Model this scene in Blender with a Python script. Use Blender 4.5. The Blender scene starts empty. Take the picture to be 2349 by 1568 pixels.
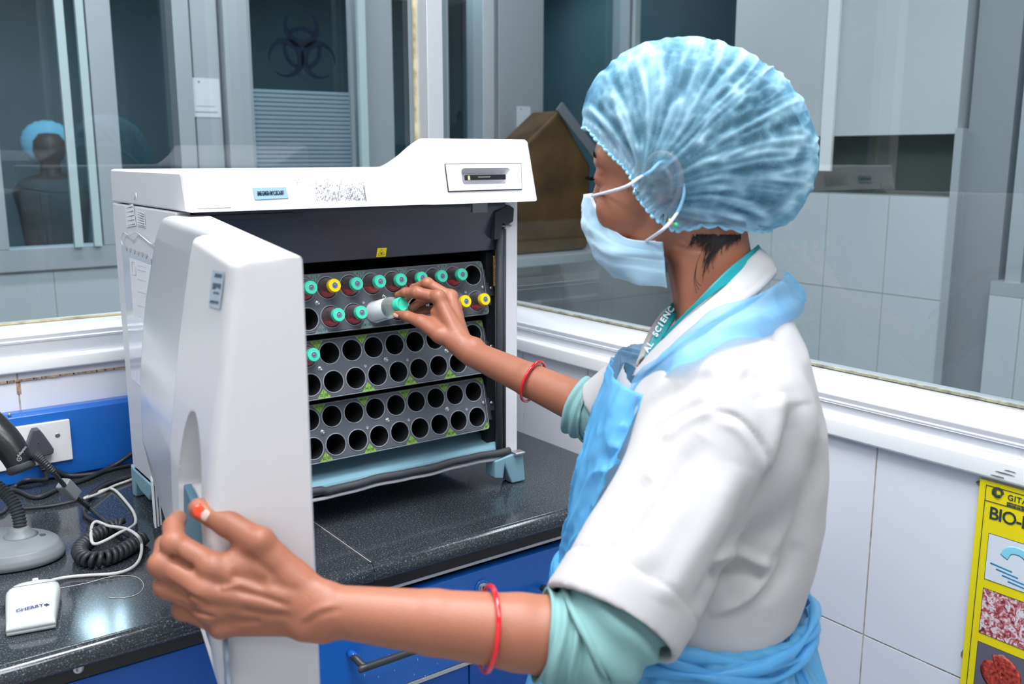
import bpy, bmesh, math, random
import numpy as np
from mathutils import Vector, Matrix
random.seed(7); rng = np.random.default_rng(7)
PI = math.pi
FASTBODY = False
SC = bpy.context.scene
COL = SC.collection
# ---------------------------------------------------------------- camera, world, lights
# All coordinates below are measured from the camera position; LIFT puts the floor at z = 0.
LIFT = 1.438
FPX = 2190.0
PITCH = math.atan2(427, FPX); YAW = math.radians(36.4)
Fh = np.array([math.sin(YAW), math.cos(YAW), 0.0])
Rt = np.array([math.cos(YAW), -math.sin(YAW), 0.0])
Zu = np.array([0, 0, 1.0])
Fw = Fh*math.cos(PITCH) - Zu*math.sin(PITCH)
Up = Fh*math.sin(PITCH) + Zu*math.cos(PITCH)
def P(x, y, d):                       # a measured point of the photograph at distance d -> metres
    return (Fw + Rt*(x-1174.5)/FPX - Up*(y-784)/FPX)*d
def on_plane(x, y, ax, v):
    r = P(x, y, 1.0); return r*(v/r[ax])
def pix(V):
    V = np.atleast_2d(V); d = V@Fw
    return np.stack([1174.5 + FPX*(V@Rt)/d, 784 - FPX*(V@Up)/d, d], 1)
cam = bpy.data.cameras.new('camera'); co = bpy.data.objects.new('camera', cam); COL.objects.link(co)
cam.sensor_width = 36; cam.lens = FPX/2349*36; cam.clip_start = .05
co.matrix_world = Matrix(((Rt[0], Up[0], -Fw[0], 0), (Rt[1], Up[1], -Fw[1], 0), (Rt[2], Up[2], -Fw[2], LIFT), (0, 0, 0, 1)))
cam.dof.use_dof = True; cam.dof.focus_distance = 1.38; cam.dof.aperture_fstop = 6.5
SC.camera = co
W = bpy.data.worlds.new('world'); SC.world = W; W.use_nodes = True
W.node_tree.nodes['Background'].inputs[0].default_value = (.75, .82, .95, 1)
W.node_tree.nodes['Background'].inputs[1].default_value = .07
SC.view_settings.view_transform = 'Standard'; SC.view_settings.look = 'None'
SC.view_settings.gamma = 1; SC.view_settings.use_curve_mapping = False
SC.view_settings.exposure = 0.17
try:
    SC.cycles.max_bounces = 10; SC.cycles.transparent_max_bounces = 16; SC.cycles.use_denoising = True
    SC.cycles.sample_clamp_indirect = 4
except Exception: pass
CEIL = 1.22; FLOOR = -1.438
ROOM_LIGHTS = [  # x, y, size x, size y, watts
    (0.10, 0.10, .60, .60, 9), (0.55, 0.82, .60, .60, 23), (-.5, 1.2, .6, .6, 10), (-0.9, -1.0, .6, .6, 5), (.6, -.4, .6, .6, 8)]
CORRIDOR_FILLS = [(0.9, 2.62, 1.1, .2, 10), (2.05, 0.9, .2, 1.1, 11), (2.3, 2.6, .6, .2, 5.0)]  # added fill, no fixture known: brings up the corridor behind the windows
BACK_FILLS = [(1.2, 4.8, .6, .6, 34), (3.9, 5.0, .6, .6, 5)]  # added fill, no fixture known: brings up the dark rooms' walls and bag
def area(name, x, y, z, sx, sy, w, col=(.95, .965, 1)):
    l = bpy.data.lights.new(name, 'AREA'); l.shape = 'RECTANGLE'; l.size = sx; l.size_y = sy; l.energy = w; l.color = col
    o = bpy.data.objects.new(name, l); COL.objects.link(o); o.location = (x, y, z); return o
for (x, y, sx, sy, w) in ROOM_LIGHTS: area('room_lamp', x, y, CEIL-.035, sx*.95, sy*.95, w)
for (x, y, sx, sy, w) in CORRIDOR_FILLS: area('corridor_fill', x, y, CEIL-.035, sx*.95, sy*.95, w)
for (x, y, sx, sy, w) in BACK_FILLS: area('far_room_fill', x, y, CEIL-.035, sx*.95, sy*.95, w, (.8, .93, 1))
# ---------------------------------------------------------------- object helpers
def wloc(o):
    v = Vector((0, 0, 0))
    while o is not None: v = v + o.location; o = o.parent
    return v
def tag(o, label=None, cat=None, group=None, kind=None):
    if label: o['label'] = label
    if cat: o['category'] = cat
    if group: o['group'] = group
    if kind: o['kind'] = kind
    return o
def thing(name, label, cat, loc, group=None):
    o = bpy.data.objects.new(name, None); COL.objects.link(o); o.empty_display_size = .02
    o.location = loc; return tag(o, label, cat, group)
def meshobj(name, me, mats, parent=None, smooth=False):
    if not isinstance(mats, (list, tuple)): mats = [mats]
    for m in mats: me.materials.append(m)
    o = bpy.data.objects.new(name, me); COL.objects.link(o)
    n = len(me.vertices); a = np.empty(n*3); me.vertices.foreach_get('co', a); a = a.reshape(-1, 3)
    if parent is not None:
        o.parent = parent; off = np.array(wloc(parent))
    else:
        off = np.array([(a[:, 0].min()+a[:, 0].max())/2, (a[:, 1].min()+a[:, 1].max())/2, a[:, 2].min()]); o.location = off
    me.vertices.foreach_set('co', (a-off).ravel()); me.update()
    if smooth: me.polygons.foreach_set('use_smooth', [True]*len(me.polygons))
    return o
def obj(name, bm, mats, parent=None, smooth=False, bevel=0, seg=2, angle=40):
    me = bpy.data.meshes.new(name); bmesh.ops.recalc_face_normals(bm, faces=bm.faces[:]); bm.to_mesh(me); bm.free()
    o = meshobj(name, me, mats, parent, smooth)
    if bevel:
        m = o.modifiers.new('bevel', 'BEVEL'); m.width = bevel; m.segments = seg; m.limit_method = 'ANGLE'; m.angle_limit = math.radians(angle)
        me.polygons.foreach_set('use_smooth', [True]*len(me.polygons))
        o.modifiers.new('wn', 'WEIGHTED_NORMAL').keep_sharp = True
    return o
def obj_np(name, V, F, mats, parent=None, smooth=True, mi=None):
    me = bpy.data.meshes.new(name); me.from_pydata([tuple(v) for v in V], [], [tuple(int(i) for i in f) for f in F])
    if mi is not None: me.polygons.foreach_set('material_index', mi)
    me.validate(); return meshobj(name, me, mats, parent, smooth)
def box(bm, x0, x1, y0, y1, z0, z1, mi=0):
    v = [bm.verts.new((x, y, z)) for x in (x0, x1) for y in (y0, y1) for z in (z0, z1)]
    for f in ((0, 1, 3, 2), (4, 6, 7, 5), (0, 4, 5, 1), (2, 3, 7, 6), (0, 2, 6, 4), (1, 5, 7, 3)):
        bm.faces.new([v[i] for i in f]).material_index = mi
    return v
def obox(bm, c, ax, ay, az, hx, hy, hz, mi=0):      # oriented box
    c, ax, ay, az = (np.array(a, float) for a in (c, ax, ay, az))
    v = [bm.verts.new(tuple(c+ax*hx*i+ay*hy*j+az*hz*k)) for i in (-1, 1) for j in (-1, 1) for k in (-1, 1)]
    for f in ((0, 1, 3, 2), (4, 6, 7, 5), (0, 4, 5, 1), (2, 3, 7, 6), (0, 2, 6, 4), (1, 5, 7, 3)):
        bm.faces.new([v[i] for i in f]).material_index = mi
def prism(bm, pts, mapf, t0, t1, mi=0):             # polygon pts (u,v) extruded between t0 and t1 through mapf(u,v,t)
    a = [bm.verts.new(tuple(mapf(u, v, t0))) for u, v in pts]; b = [bm.verts.new(tuple(mapf(u, v, t1))) for u, v in pts]
    n = len(pts)
    bm.faces.new(a).material_index = mi; bm.faces.new(b[::-1]).material_index = mi
    for i in range(n): bm.faces.new([a[i], b[i], b[(i+1) % n], a[(i+1) % n]]).material_index = mi
def frame_of(t, ref=(0, 0, 1)):
    t = np.array(t, float); t /= np.linalg.norm(t); r = np.array(ref, float)
    if abs(t@r) > .95: r = np.array([1., 0, 0])
    a = np.cross(t, r); a /= np.linalg.norm(a); return t, a, np.cross(a, t)
def catmull(pts, n=8, closed=False):
    pts = [np.array(p, float) for p in pts]; out = []
    m = len(pts); rngi = range(m if closed else m-1)
    for i in rngi:
        if closed: p0, p1, p2, p3 = pts[(i-1) % m], pts[i], pts[(i+1) % m], pts[(i+2) % m]
        else: p0, p1, p2, p3 = pts[max(i-1, 0)], pts[i], pts[i+1], pts[min(i+2, m-1)]
        for k in range(n):
            t = k/n; out.append(.5*((2*p1)+(p2-p0)*t+(2*p0-5*p1+4*p2-p3)*t*t+(3*p1-p0-3*p2+p3)*t**3))
    if not closed: out.append(pts[-1])
    return np.array(out)
def tube(bm, pts, r, seg=10, mi=0, closed=False, caps=True):
    pts = np.array(pts, float); n = len(pts); rs = np.full(n, r) if np.isscalar(r) else np.array(r)
    T = np.gradient(pts, axis=0) if not closed else (np.roll(pts, -1, 0)-np.roll(pts, 1, 0))
    T /= np.linalg.norm(T, axis=1)[:, None]+1e-12
    _, a, b = frame_of(T[0]); rings = []
    for i in range(n):
        a = a-T[i]*(a@T[i]); a /= np.linalg.norm(a); b = np.cross(T[i], a)
        rings.append([bm.verts.new(tuple(pts[i]+rs[i]*(a*math.cos(2*PI*k/seg)+b*math.sin(2*PI*k/seg)))) for k in range(seg)])
    for i in range(n if closed else n-1):
        A, B = rings[i], rings[(i+1) % n]
        for k in range(seg):
            f = bm.faces.new([A[k], A[(k+1) % seg], B[(k+1) % seg], B[k]]); f.material_index = mi; f.smooth = True
    if caps and not closed:
        bm.faces.new(rings[0][::-1]).material_index = mi; bm.faces.new(rings[-1]).material_index = mi
def lathe(bm, prof, o, t, seg=32, mi=0, caps=True, ref=(0, 0, 1)):   # prof [(r, h)] about axis t from o
    t, a, b = frame_of(t, ref); o = np.array(o, float); rings = []
    for r, h in prof:
        rings.append([bm.verts.new(tuple(o+t*h+r*(a*math.cos(2*PI*k/seg)+b*math.sin(2*PI*k/seg)))) for k in range(seg)])
    for A, B in zip(rings, rings[1:]):
        for k in range(seg):
            f = bm.faces.new([A[k], A[(k+1) % seg], B[(k+1) % seg], B[k]]); f.material_index = mi; f.smooth = True
    if caps:
        bm.faces.new(rings[0][::-1]).material_index = mi; bm.faces.new(rings[-1]).material_index = mi
def rrect(w, h, r, n=5):
    out = []
    for cx, cy, a0 in ((w/2-r, h/2-r, 0), (-w/2+r, h/2-r, 90), (-w/2+r, -h/2+r, 180), (w/2-r, -h/2+r, 270)):
        for k in range(n+1):
            a = math.radians(a0+90*k/n); out.append((cx+r*math.cos(a), cy+r*math.sin(a)))
    return out
def text(name, s, size, o, ux, uz, mat, parent=None, align='CENTER', ext=.0002, bold=0, spacing=1.0, sx=1.0):
    cu = bpy.data.curves.new(name, 'FONT'); cu.body = s; cu.size = size; cu.align_x = align; cu.align_y = 'CENTER'
    cu.extrude = ext; cu.offset = bold; cu.resolution_u = 3; cu.space_character = spacing
    tmp = bpy.data.objects.new('tmp', cu); COL.objects.link(tmp)
    me = bpy.data.meshes.new_from_object(tmp.evaluated_get(bpy.context.evaluated_depsgraph_get()))
    bpy.data.objects.remove(tmp); bpy.data.curves.remove(cu)
    ux = np.array(ux, float); ux /= np.linalg.norm(ux); uz = np.array(uz, float); uz -= ux*(ux@uz); uz /= np.linalg.norm(uz)
    n = np.cross(ux, uz); a = np.empty(len(me.vertices)*3); me.vertices.foreach_get('co', a); a = a.reshape(-1, 3)
    me.vertices.foreach_set('co', (np.array(o)+a[:, :1]*sx*ux+a[:, 1:2]*uz+a[:, 2:]*n).ravel()); me.name = name
    me.materials.clear()
    return meshobj(name, me, mat, parent)
# ---------------------------------------------------------------- materials
MATS = {}
def mat(name, col, rough=.5, metal=0, spec=.5, noise=None, bump=None, coat=0, alpha=1, trans=0, emit=None, sss=0, ior=1.45, sheen=0):
    """noise=(scale, amount) varies the colour, bump=(scale, strength)"""
    m = bpy.data.materials.new(name); m.use_nodes = True; nt = m.node_tree; b = nt.nodes['Principled BSDF']
    I = b.inputs; I['Base Color'].default_value = (*col, 1); I['Roughness'].default_value = rough; I['Metallic'].default_value = metal
    I['Specular IOR Level'].default_value = spec; I['IOR'].default_value = ior
    I['Coat Weight'].default_value = coat; I['Coat Roughness'].default_value = .08; I['Alpha'].default_value = alpha
    I['Transmission Weight'].default_value = trans; I['Sheen Weight'].default_value = sheen
    if sss: I['Subsurface Weight'].default_value = sss; I['Subsurface Radius'].default_value = (.012, .005, .003); I['Subsurface Scale'].default_value = .6
    if emit: I['Emission Color'].default_value = (*emit[0], 1); I['Emission Strength'].default_value = emit[1]
    tc = nt.nodes.new('ShaderNodeTexCoord')
    if noise:
        n = nt.nodes.new('ShaderNodeTexNoise'); n.inputs['Scale'].default_value = noise[0]; n.inputs['Detail'].default_value = 4
        nt.links.new(tc.outputs['Object'], n.inputs['Vector'])
        r = nt.nodes.new('ShaderNodeValToRGB'); a = noise[1]
        r.color_ramp.elements[0].position = .3; r.color_ramp.elements[1].position = .7
        r.color_ramp.elements[0].color = (*[max(c*(1-a), 0) for c in col], 1); r.color_ramp.elements[1].color = (*[min(c*(1+a*.6), 1) for c in col], 1)
        nt.links.new(n.outputs['Fac'], r.inputs['Fac']); nt.links.new(r.outputs['Color'], I['Base Color'])
    if bump:
        n = nt.nodes.new('ShaderNodeTexNoise'); n.inputs['Scale'].default_value = bump[0]; n.inputs['Detail'].default_value = 3
        nt.links.new(tc.outputs['Object'], n.inputs['Vector'])
        bp = nt.nodes.new('ShaderNodeBump'); bp.inputs['Strength'].default_value = bump[1]; bp.inputs['Distance'].default_value = .001
        nt.links.new(n.outputs['Fac'], bp.inputs['Height']); nt.links.new(bp.outputs['Normal'], I['Normal'])
    MATS[name] = m; return m
def speckle(name, base, spots, scale, rough=.12, lo=.62, hi=.72):
    m = mat(name, base, rough); nt = m.node_tree; b = nt.nodes['Principled BSDF']
    tc = nt.nodes['Texture Coordinate']; v = nt.nodes.new('ShaderNodeTexNoise'); v.inputs['Scale'].default_value = scale; v.inputs['Detail'].default_value = 6; v.inputs['Roughness'].default_value = .75
    nt.links.new(tc.outputs['Object'], v.inputs['Vector'])
    r = nt.nodes.new('ShaderNodeValToRGB'); r.color_ramp.elements[0].position = lo; r.color_ramp.elements[1].position = hi
    r.color_ramp.elements[0].color = (*base, 1); r.color_ramp.elements[1].color = (*spots, 1)
    nt.links.new(v.outputs['Fac'], r.inputs['Fac']); nt.links.new(r.outputs['Color'], b.inputs['Base Color']); return m
def glassmat(name, tint, ior=1.5, boost=1.0, rough=0.0):   # pane: see-through with Fresnel reflection
    m = bpy.data.materials.new(name); m.use_nodes = True; nt = m.node_tree; nt.nodes.clear()
    o = nt.nodes.new('ShaderNodeOutputMaterial'); mx = nt.nodes.new('ShaderNodeMixShader'); t = nt.nodes.new('ShaderNodeBsdfTransparent')
    g = nt.nodes.new('ShaderNodeBsdfGlossy'); g.inputs['Roughness'].default_value = rough; t.inputs[0].default_value = (*tint, 1)
    f = nt.nodes.new('ShaderNodeFresnel'); f.inputs['IOR'].default_value = ior
    ge = nt.nodes.new('ShaderNodeNewGeometry'); sw = nt.nodes.new('ShaderNodeMath'); sw.operation = 'MULTIPLY_ADD'; sw.inputs[1].default_value = 1/ior-ior; sw.inputs[2].default_value = ior   # a thin pane reflects alike from both sides
    nt.links.new(ge.outputs['Backfacing'], sw.inputs[0]); nt.links.new(sw.outputs[0], f.inputs['IOR'])
    mu = nt.nodes.new('ShaderNodeMath'); mu.operation = 'MULTIPLY'; mu.inputs[1].default_value = boost; mu.use_clamp = True
    nt.links.new(f.outputs[0], mu.inputs[0]); nt.links.new(mu.outputs[0], mx.inputs[0]); nt.links.new(t.outputs[0], mx.inputs[1])
    nt.links.new(g.outputs[0], mx.inputs[2]); nt.links.new(mx.outputs[0], o.inputs[0]); MATS[name] = m; return m
M = MATS
mat('tile', (.73, .735, .775), .14, bump=(9, .12)); mat('grout', (.50, .43, .36), .8, noise=(60, .4))
mat('far_tile_dimmed', (.62, .66, .69), .2); mat('far_grout', (.40, .40, .38), .8)  # far tile toned darker: the corridor's dimmer light put into the colour
mat('sill', (.86, .86, .86), .12, coat=.3, noise=(4, .03)); mat('alu', (.80, .81, .84), .32, .55, bump=(200, .05))
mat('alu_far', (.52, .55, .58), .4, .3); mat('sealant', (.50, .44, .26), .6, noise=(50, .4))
mat('sealant_grey', (.36, .35, .26), .6, noise=(80, .5))
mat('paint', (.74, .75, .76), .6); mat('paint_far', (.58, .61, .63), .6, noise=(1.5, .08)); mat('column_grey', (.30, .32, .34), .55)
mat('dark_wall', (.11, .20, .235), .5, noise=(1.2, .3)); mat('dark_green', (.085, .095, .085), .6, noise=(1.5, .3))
mat('floor', (.42, .42, .41), .25, noise=(3, .06)); mat('lamp_white', (.9, .9, .9), .4); mat('ceiling', (.8, .8, .8), .8)
mat('diffuser', (.9, .95, 1), .5, emit=((.93, .965, 1), 5.0)); mat('fill_diffuser', (.9, .95, 1), .5, emit=((.9, .96, 1), 2.0))
speckle('granite', (.030, .035, .041), (.30, .34, .37), 420, .11, .55, .68); mat('black_strip', (.018, .017, .017), .45)
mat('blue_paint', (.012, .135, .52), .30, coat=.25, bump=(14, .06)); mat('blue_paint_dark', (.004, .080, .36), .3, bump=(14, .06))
mat('dark_void', (.008, .009, .011), .8); mat('strip_grey', (.50, .51, .55), .4, .3)
mat('white_plastic', (.70, .70, .725), .38, bump=(900, .10)); mat('door_plastic', (.66, .645, .655), .36, bump=(700, .06))
mat('brushed_panel', (.66, .665, .69), .30, .45, bump=(60, .05)); mat('light_teal', (.22, .40, .48), .38); mat('teal_pad', (.08, .20, .27), .4)
mat('black_plastic', (.012, .013, .016), .35, bump=(500, .1)); mat('charcoal', (.035, .038, .045), .38, bump=(300, .08))
mat('visor', (.045, .049, .068), .28); mat('rubber_grey', (.055, .057, .065), .55, bump=(120, .2)); mat('screw_metal', (.5, .5, .5), .3, .9)
mat('ink', (.02, .02, .025), .5); mat('faded_ink', (.45, .45, .46), .6); mat('pale_blue_label', (.27, .44, .60), .4)
mat('paper', (.80, .81, .84), .5); mat('yellow_label', (.83, .62, .01), .45); mat('pink_stain', (.60, .10, .13), .6)
G_WIN = glassmat('window_glass', (.80, .875, .90), 1.5, 1.6); G_FAR = glassmat('far_glass', (.66, .78, .83), 1.5, 1.3)
# ---------------------------------------------------------------- the room
XW, YW = 1.20, 1.89           # right wall and back wall (behind the worktop)
SILL = -.400
LZ = dict(sill0=-.386, sill1=-.360, front=-.319, glass=-.304)      # heights along the back wall
RZ = dict(sill0=-.408, sill1=-.378, front=-.348, glass=-.322)      # heights along the right wall
def tiles_wall(name, plane, v, u0, u1, z0, z1, uoff, zoff, m=('tile', 'grout'), face=-1, pitch=(.2105, .30), gap=.0030, thick=.12):
    bm = bmesh.new()
    def mp(u, t, z): return (u, v+t, z) if plane == 'y' else (v+t, u, z)
    def bx(u0, u1, t0, t1, z0, z1, mi):
        a, b = mp(u0, t0, z0), mp(u1, t1, z1); box(bm, min(a[0], b[0]), max(a[0], b[0]), min(a[1], b[1]), max(a[1], b[1]), z0, z1, mi)
    s = -face
    bx(u0, u1, .0015*s, thick*s, z0, z1, 1)
    k0 = math.floor((u0-uoff)/pitch[0]); k1 = math.ceil((u1-uoff)/pitch[0]); j0 = math.floor((z0-zoff)/pitch[1]); j1 = math.ceil((z1-zoff)/pitch[1])
    for k in range(k0, k1):
        for j in range(j0, j1):
            a, b = max(uoff+k*pitch[0]+gap/2, u0), min(uoff+(k+1)*pitch[0]-gap/2, u1); c, d = max(zoff+j*pitch[1]+gap/2, z0), min(zoff+(j+1)*pitch[1]-gap/2, z1)
            if b-a < .002 or d-c < .002: continue
            bx(a, b, 0, .004*s, c, d, 0)
    o = obj(name, bm, [M[m[0]], M[m[1]]]); o['kind'] = 'structure'; return o
def struct(name, bm, m, **k):
    o = obj(name, bm, m, **k); o['kind'] = 'structure'; return o
def sbox(name, m, *b, **k):
    bm = bmesh.new(); box(bm, *b); return struct(name, bm, M[m], **k)
RX0, RY0 = -2.0, -1.9
sbox('floor', 'floor', RX0-.1, 4.6, RY0-.1, 7.2, FLOOR-.1, FLOOR)
sbox('ceiling', 'ceiling', RX0-.1, 4.6, RY0-.1, 7.2, CEIL, CEIL+.1)
tiles_wall('wall_back', 'y', YW, RX0, XW, FLOOR, LZ['sill0'], .279, -.70)
tiles_wall('wall_right', 'x', XW, RY0, YW+.12, FLOOR, RZ['sill0'], .746, -.70)
sbox('wall_left', 'paint', RX0-.12, RX0, RY0, YW+.12, FLOOR, CEIL)
sbox('wall_front', 'paint', RX0-.12, XW+.12, RY0-.12, RY0, FLOOR, CEIL)
# sills: white stone ledge, then aluminium frame, then the pane set back
GY, GX = YW+.055, XW+.055
bm = bmesh.new(); box(bm, RX0, XW-.012, YW-.012, YW+.12, LZ['sill0'], LZ['sill1']); struct('trim_1', bm, M['sill'], bevel=.005)
bm = bmesh.new(); box(bm, XW-.012, XW+.12, RY0, YW-.013, RZ['sill0'], RZ['sill1']); struct('trim_2', bm, M['sill'], bevel=.005)
# cracked, chipped sill tile joints
def window(name, plane, u0, u1, posts, Z, v, glass):
    """aluminium frame round panes; posts = list of (u0,u1)"""
    bm = bmesh.new()
    def bx(ua, ub, ta, tb, za, zb, mi=0):
        if plane == 'y': box(bm, ua, ub, v+ta, v+tb, za, zb, mi)
        else: box(bm, v+ta, v+tb, ua, ub, za, zb, mi)
    z0 = Z['sill1']; zf, zg = Z['front'], Z['glass']
    prism(bm, [(.006, z0), (.006, zf-.004), (.008, zf), (.056, zg), (.085, zg), (.085, z0)], (lambda a, z, t: (t, v+a, z)) if plane == 'y' else (lambda a, z, t: (v+a, t, z)), u0, u1)   # lower rail with a sloping ledge
    prism(bm, [(.0035, zf-.014), (.0035, zf-.010), (.0061, zf-.009), (.0061, zf-.015)], (lambda a, z, t: (t, v+a, z)) if plane == 'y' else (lambda a, z, t: (v+a, t, z)), u0, u1)
    bx(u0, u1, .006, .085, CEIL-.06, CEIL)
    for a, b in posts: bx(a, b, .002, .085, z0, CEIL-.01)
    fr = obj(name, bm, [M['alu']], bevel=.002); fr['kind'] = 'structure'
    sb = bmesh.new()
    def sx(ua, ub, ta, tb, za, zb):
        if plane == 'y': box(sb, ua, ub, v+ta, v+tb, za, zb)
        else: box(sb, v+ta, v+tb, ua, ub, za, zb)
    sx(u0, u1, .050, .0549, zg-.001, zg+.0025)
    for a, b in posts:
        for c, d in ((a-.006, a), (b, b+.006)): sx(c, d, .049, .0549, zg+.003, CEIL-.06)
    obj('sealant_bead', sb, M['sealant' if plane == 'y' else 'sealant_grey'], fr)
    gb = bmesh.new()
    if plane == 'y': vs = [(u0, v+.055, zg-.001), (u1, v+.055, zg-.001), (u1, v+.055, CEIL-.05), (u0, v+.055, CEIL-.05)]
    else: vs = [(v+.055, u0, zg-.001), (v+.055, u1, zg-.001), (v+.055, u1, CEIL-.05), (v+.055, u0, CEIL-.05)]
    gb.faces.new([gb.verts.new(p) for p in vs]); obj('glass_pane', gb, glass, fr)
    return fr
window('window_1', 'y', RX0, XW+.045, [(XW-.040, XW+.001), (-.52, -.47)], LZ, YW, G_WIN)
window('window_2', 'x', RY0, YW+.09, [(.46, .546)], RZ, XW, G_WIN)
# ceiling lights of the lab, and added fill lights beyond the glass
def ceil_light(x, y, sx, sy, lab, dim=False):
    t = thing('ceiling_light', lab, 'ceiling light', (x, y, CEIL-.03))
    bm = bmesh.new(); box(bm, x-sx/2-.02, x+sx/2+.02, y-sy/2-.02, y+sy/2+.02, CEIL-.028, CEIL); obj('frame', bm, M['lamp_white'], t)
    bm = bmesh.new(); box(bm, x-sx/2, x+sx/2, y-sy/2, y+sy/2, CEIL-.032, CEIL-.0281); obj('diffuser', bm, M['fill_diffuser' if dim else 'diffuser'], t)
places = ['in the lab, over the place of the photographer', 'in the lab, over the analyser', 'in the lab, nearest the left wall', 'in the lab corner behind the photographer', 'in the lab, over the right rear floor']
for (x, y, sx, sy, w), p in zip(ROOM_LIGHTS, places): ceil_light(x, y, sx, sy, 'square white ceiling panel light '+p)
for (x, y, sx, sy, w), p in zip(CORRIDOR_FILLS, ['behind the left window', 'behind the right window', 'at the corridor corner']): ceil_light(x, y, sx, sy, 'added long dim fill light of the corridor '+p, True)
for (x, y, sx, sy, w), p in zip(BACK_FILLS, ['with the biohazard door', 'on the far right']): ceil_light(x, y, sx, sy, 'added dim square fill light in the dark room '+p, True)
# ---------------------------------------------------------------- beyond the glass: corridor, partition, dark rooms
YB = 3.3
tiles_wall('wall_corridor_back', 'y', YB, -1.9, 4.5, FLOOR, -.352, .62, -.66, ('far_tile_dimmed', 'far_grout'), pitch=(.30, .30))
sbox('trim_3', 'alu_far', -1.9, 4.5, YB-.02, YB+.10, -.352, -.285)
sbox('wall_far_left', 'dark_wall', -2.0, -1.9, 2.0, 7.1, FLOOR, CEIL)
sbox('wall_far_back', 'dark_wall', -2.0, 4.6, 7.0, 7.1, FLOOR, CEIL)
sbox('wall_far_right', 'dark_wall', 4.5, 4.6, -2, 7.1, FLOOR, CEIL)
bm = bmesh.new()
for a, b, d in ((.43, .50, 0), (.775, .85, 0), (1.035, 1.09, -.02), (1.10, 1.19, .0), (1.20, 1.285, -.03), (1.72, 1.86, -.0), (2.0, 2.11, 0), (2.26, 2.315, -.02), (3.06, 3.10, -.01)):
    box(bm, a, b, YB-.02+d, YB+.08, -.285, CEIL-.001)
box(bm, 2.33, 2.56, YB-.05, YB+.12, -.285, CEIL-.001)
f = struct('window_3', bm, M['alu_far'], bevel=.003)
mat('strip_pale', (.62, .74, .74), .4)
for a, b, d in ((.683, .708, .0), (.742, .765, .0), (1.688, 1.718, -.035), (3.06, 3.09, -.03), (.30, .315, -.02)):  # first two strips are painted reflections of a tube and door edges
    bm = bmesh.new(); box(bm, a, b, YB-.04+d, YB-.02+d, -.285, CEIL-.001); obj('mullion_reflection_strip', bm, M['strip_pale'], f)

bm = bmesh.new(); bm.faces.new([bm.verts.new(p) for p in ((-1.9, YB+.03, -.285), (4.5, YB+.03, -.285), (4.5, YB+.03, CEIL), (-1.9, YB+.03, CEIL))]); obj('glass_pane', bm, G_FAR, f)
bm = bmesh.new()
box(bm, 2.0, 2.56, YB-.045, YB-.02, -.50, -.45); box(bm, 2.0, 2.56, YB-.045, YB-.02, -.66, -.62)
struct('trim_4', bm, M['sill'])
# rear wall of the right corridor: pale plaster over a dark hatch over tiles
XC = 2.8
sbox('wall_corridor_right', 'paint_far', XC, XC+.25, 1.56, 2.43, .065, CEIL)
tiles_wall('wall_corridor_right_tiles', 'x', XC, 1.56, 2.43, FLOOR, -.125, 1.765, -.44, ('far_tile_dimmed', 'far_grout'), pitch=(.228, .32))
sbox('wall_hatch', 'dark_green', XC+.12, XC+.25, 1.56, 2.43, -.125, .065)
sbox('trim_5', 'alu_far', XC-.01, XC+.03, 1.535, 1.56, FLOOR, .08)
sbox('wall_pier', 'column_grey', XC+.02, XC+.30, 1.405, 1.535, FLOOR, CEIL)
tiles_wall('wall_corridor_near_tiles', 'x', XC-.02, -1.9, 1.405, FLOOR, -.40, 1.1, -.70, ('far_tile_dimmed', 'far_grout'))
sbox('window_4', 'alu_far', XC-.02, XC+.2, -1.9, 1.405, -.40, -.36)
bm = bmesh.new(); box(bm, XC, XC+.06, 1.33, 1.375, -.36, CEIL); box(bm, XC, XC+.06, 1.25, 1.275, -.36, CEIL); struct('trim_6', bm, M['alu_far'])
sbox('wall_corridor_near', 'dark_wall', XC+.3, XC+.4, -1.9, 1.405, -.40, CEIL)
sbox('trim_7', 'lamp_white', XC-.012, XC-.001, 1.985, 2.03, -.05, CEIL)
# biohazard door pane with frosted stripes
def annulus(bm, cx, cz, y, r0, r1, a0, a1, n=40, th=.001):
    pts = [(cx+r1*math.cos(a0+(a1-a0)*i/n), cz+r1*math.sin(a0+(a1-a0)*i/n)) for i in range(n+1)]
    pts2 = [(cx+r0[0]+r0[2]*math.cos(a0+(a1-a0)*i/n), cz+r0[1]+r0[2]*math.sin(a0+(a1-a0)*i/n)) for i in range(n+1)]
    for i in range(n):
        q = [pts[i], pts[i+1], pts2[i+1], pts2[i]]
        try: bm.faces.new([bm.verts.new((x, y, z)) for x, z in q])
        except Exception: pass
dl = thing('glass_door', 'dark glass door with a black biohazard emblem over frosted stripes', 'door', (1.49, YB-.03, FLOOR))
bm = bmesh.new(); box(bm, 1.288, 1.30, YB-.03, YB-.01, FLOOR, CEIL-.002); box(bm, 1.675, 1.688, YB-.03, YB-.01, FLOOR, CEIL-.002); obj('door_frame', bm, M['alu_far'], dl)
mat('frost', (.26, .36, .42), .6)
bm = bmesh.new()
for i in range(34):
    z = .228-i*.0150
    box(bm, 1.301, 1.674, YB-.018, YB-.016, z-.0105, z)
obj('frosted_stripe_film', bm, M['frost'], dl)
bm = bmesh.new(); box(bm, 1.301, 1.674, YB-.0155, YB-.0145, -.285, .228); mat('frost_back', (.13, .20, .24), .5); obj('film_backing', bm, M['frost_back'], dl)
mat('emblem_blue', (.006, .016, .035), 1.0, spec=.1)
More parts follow.
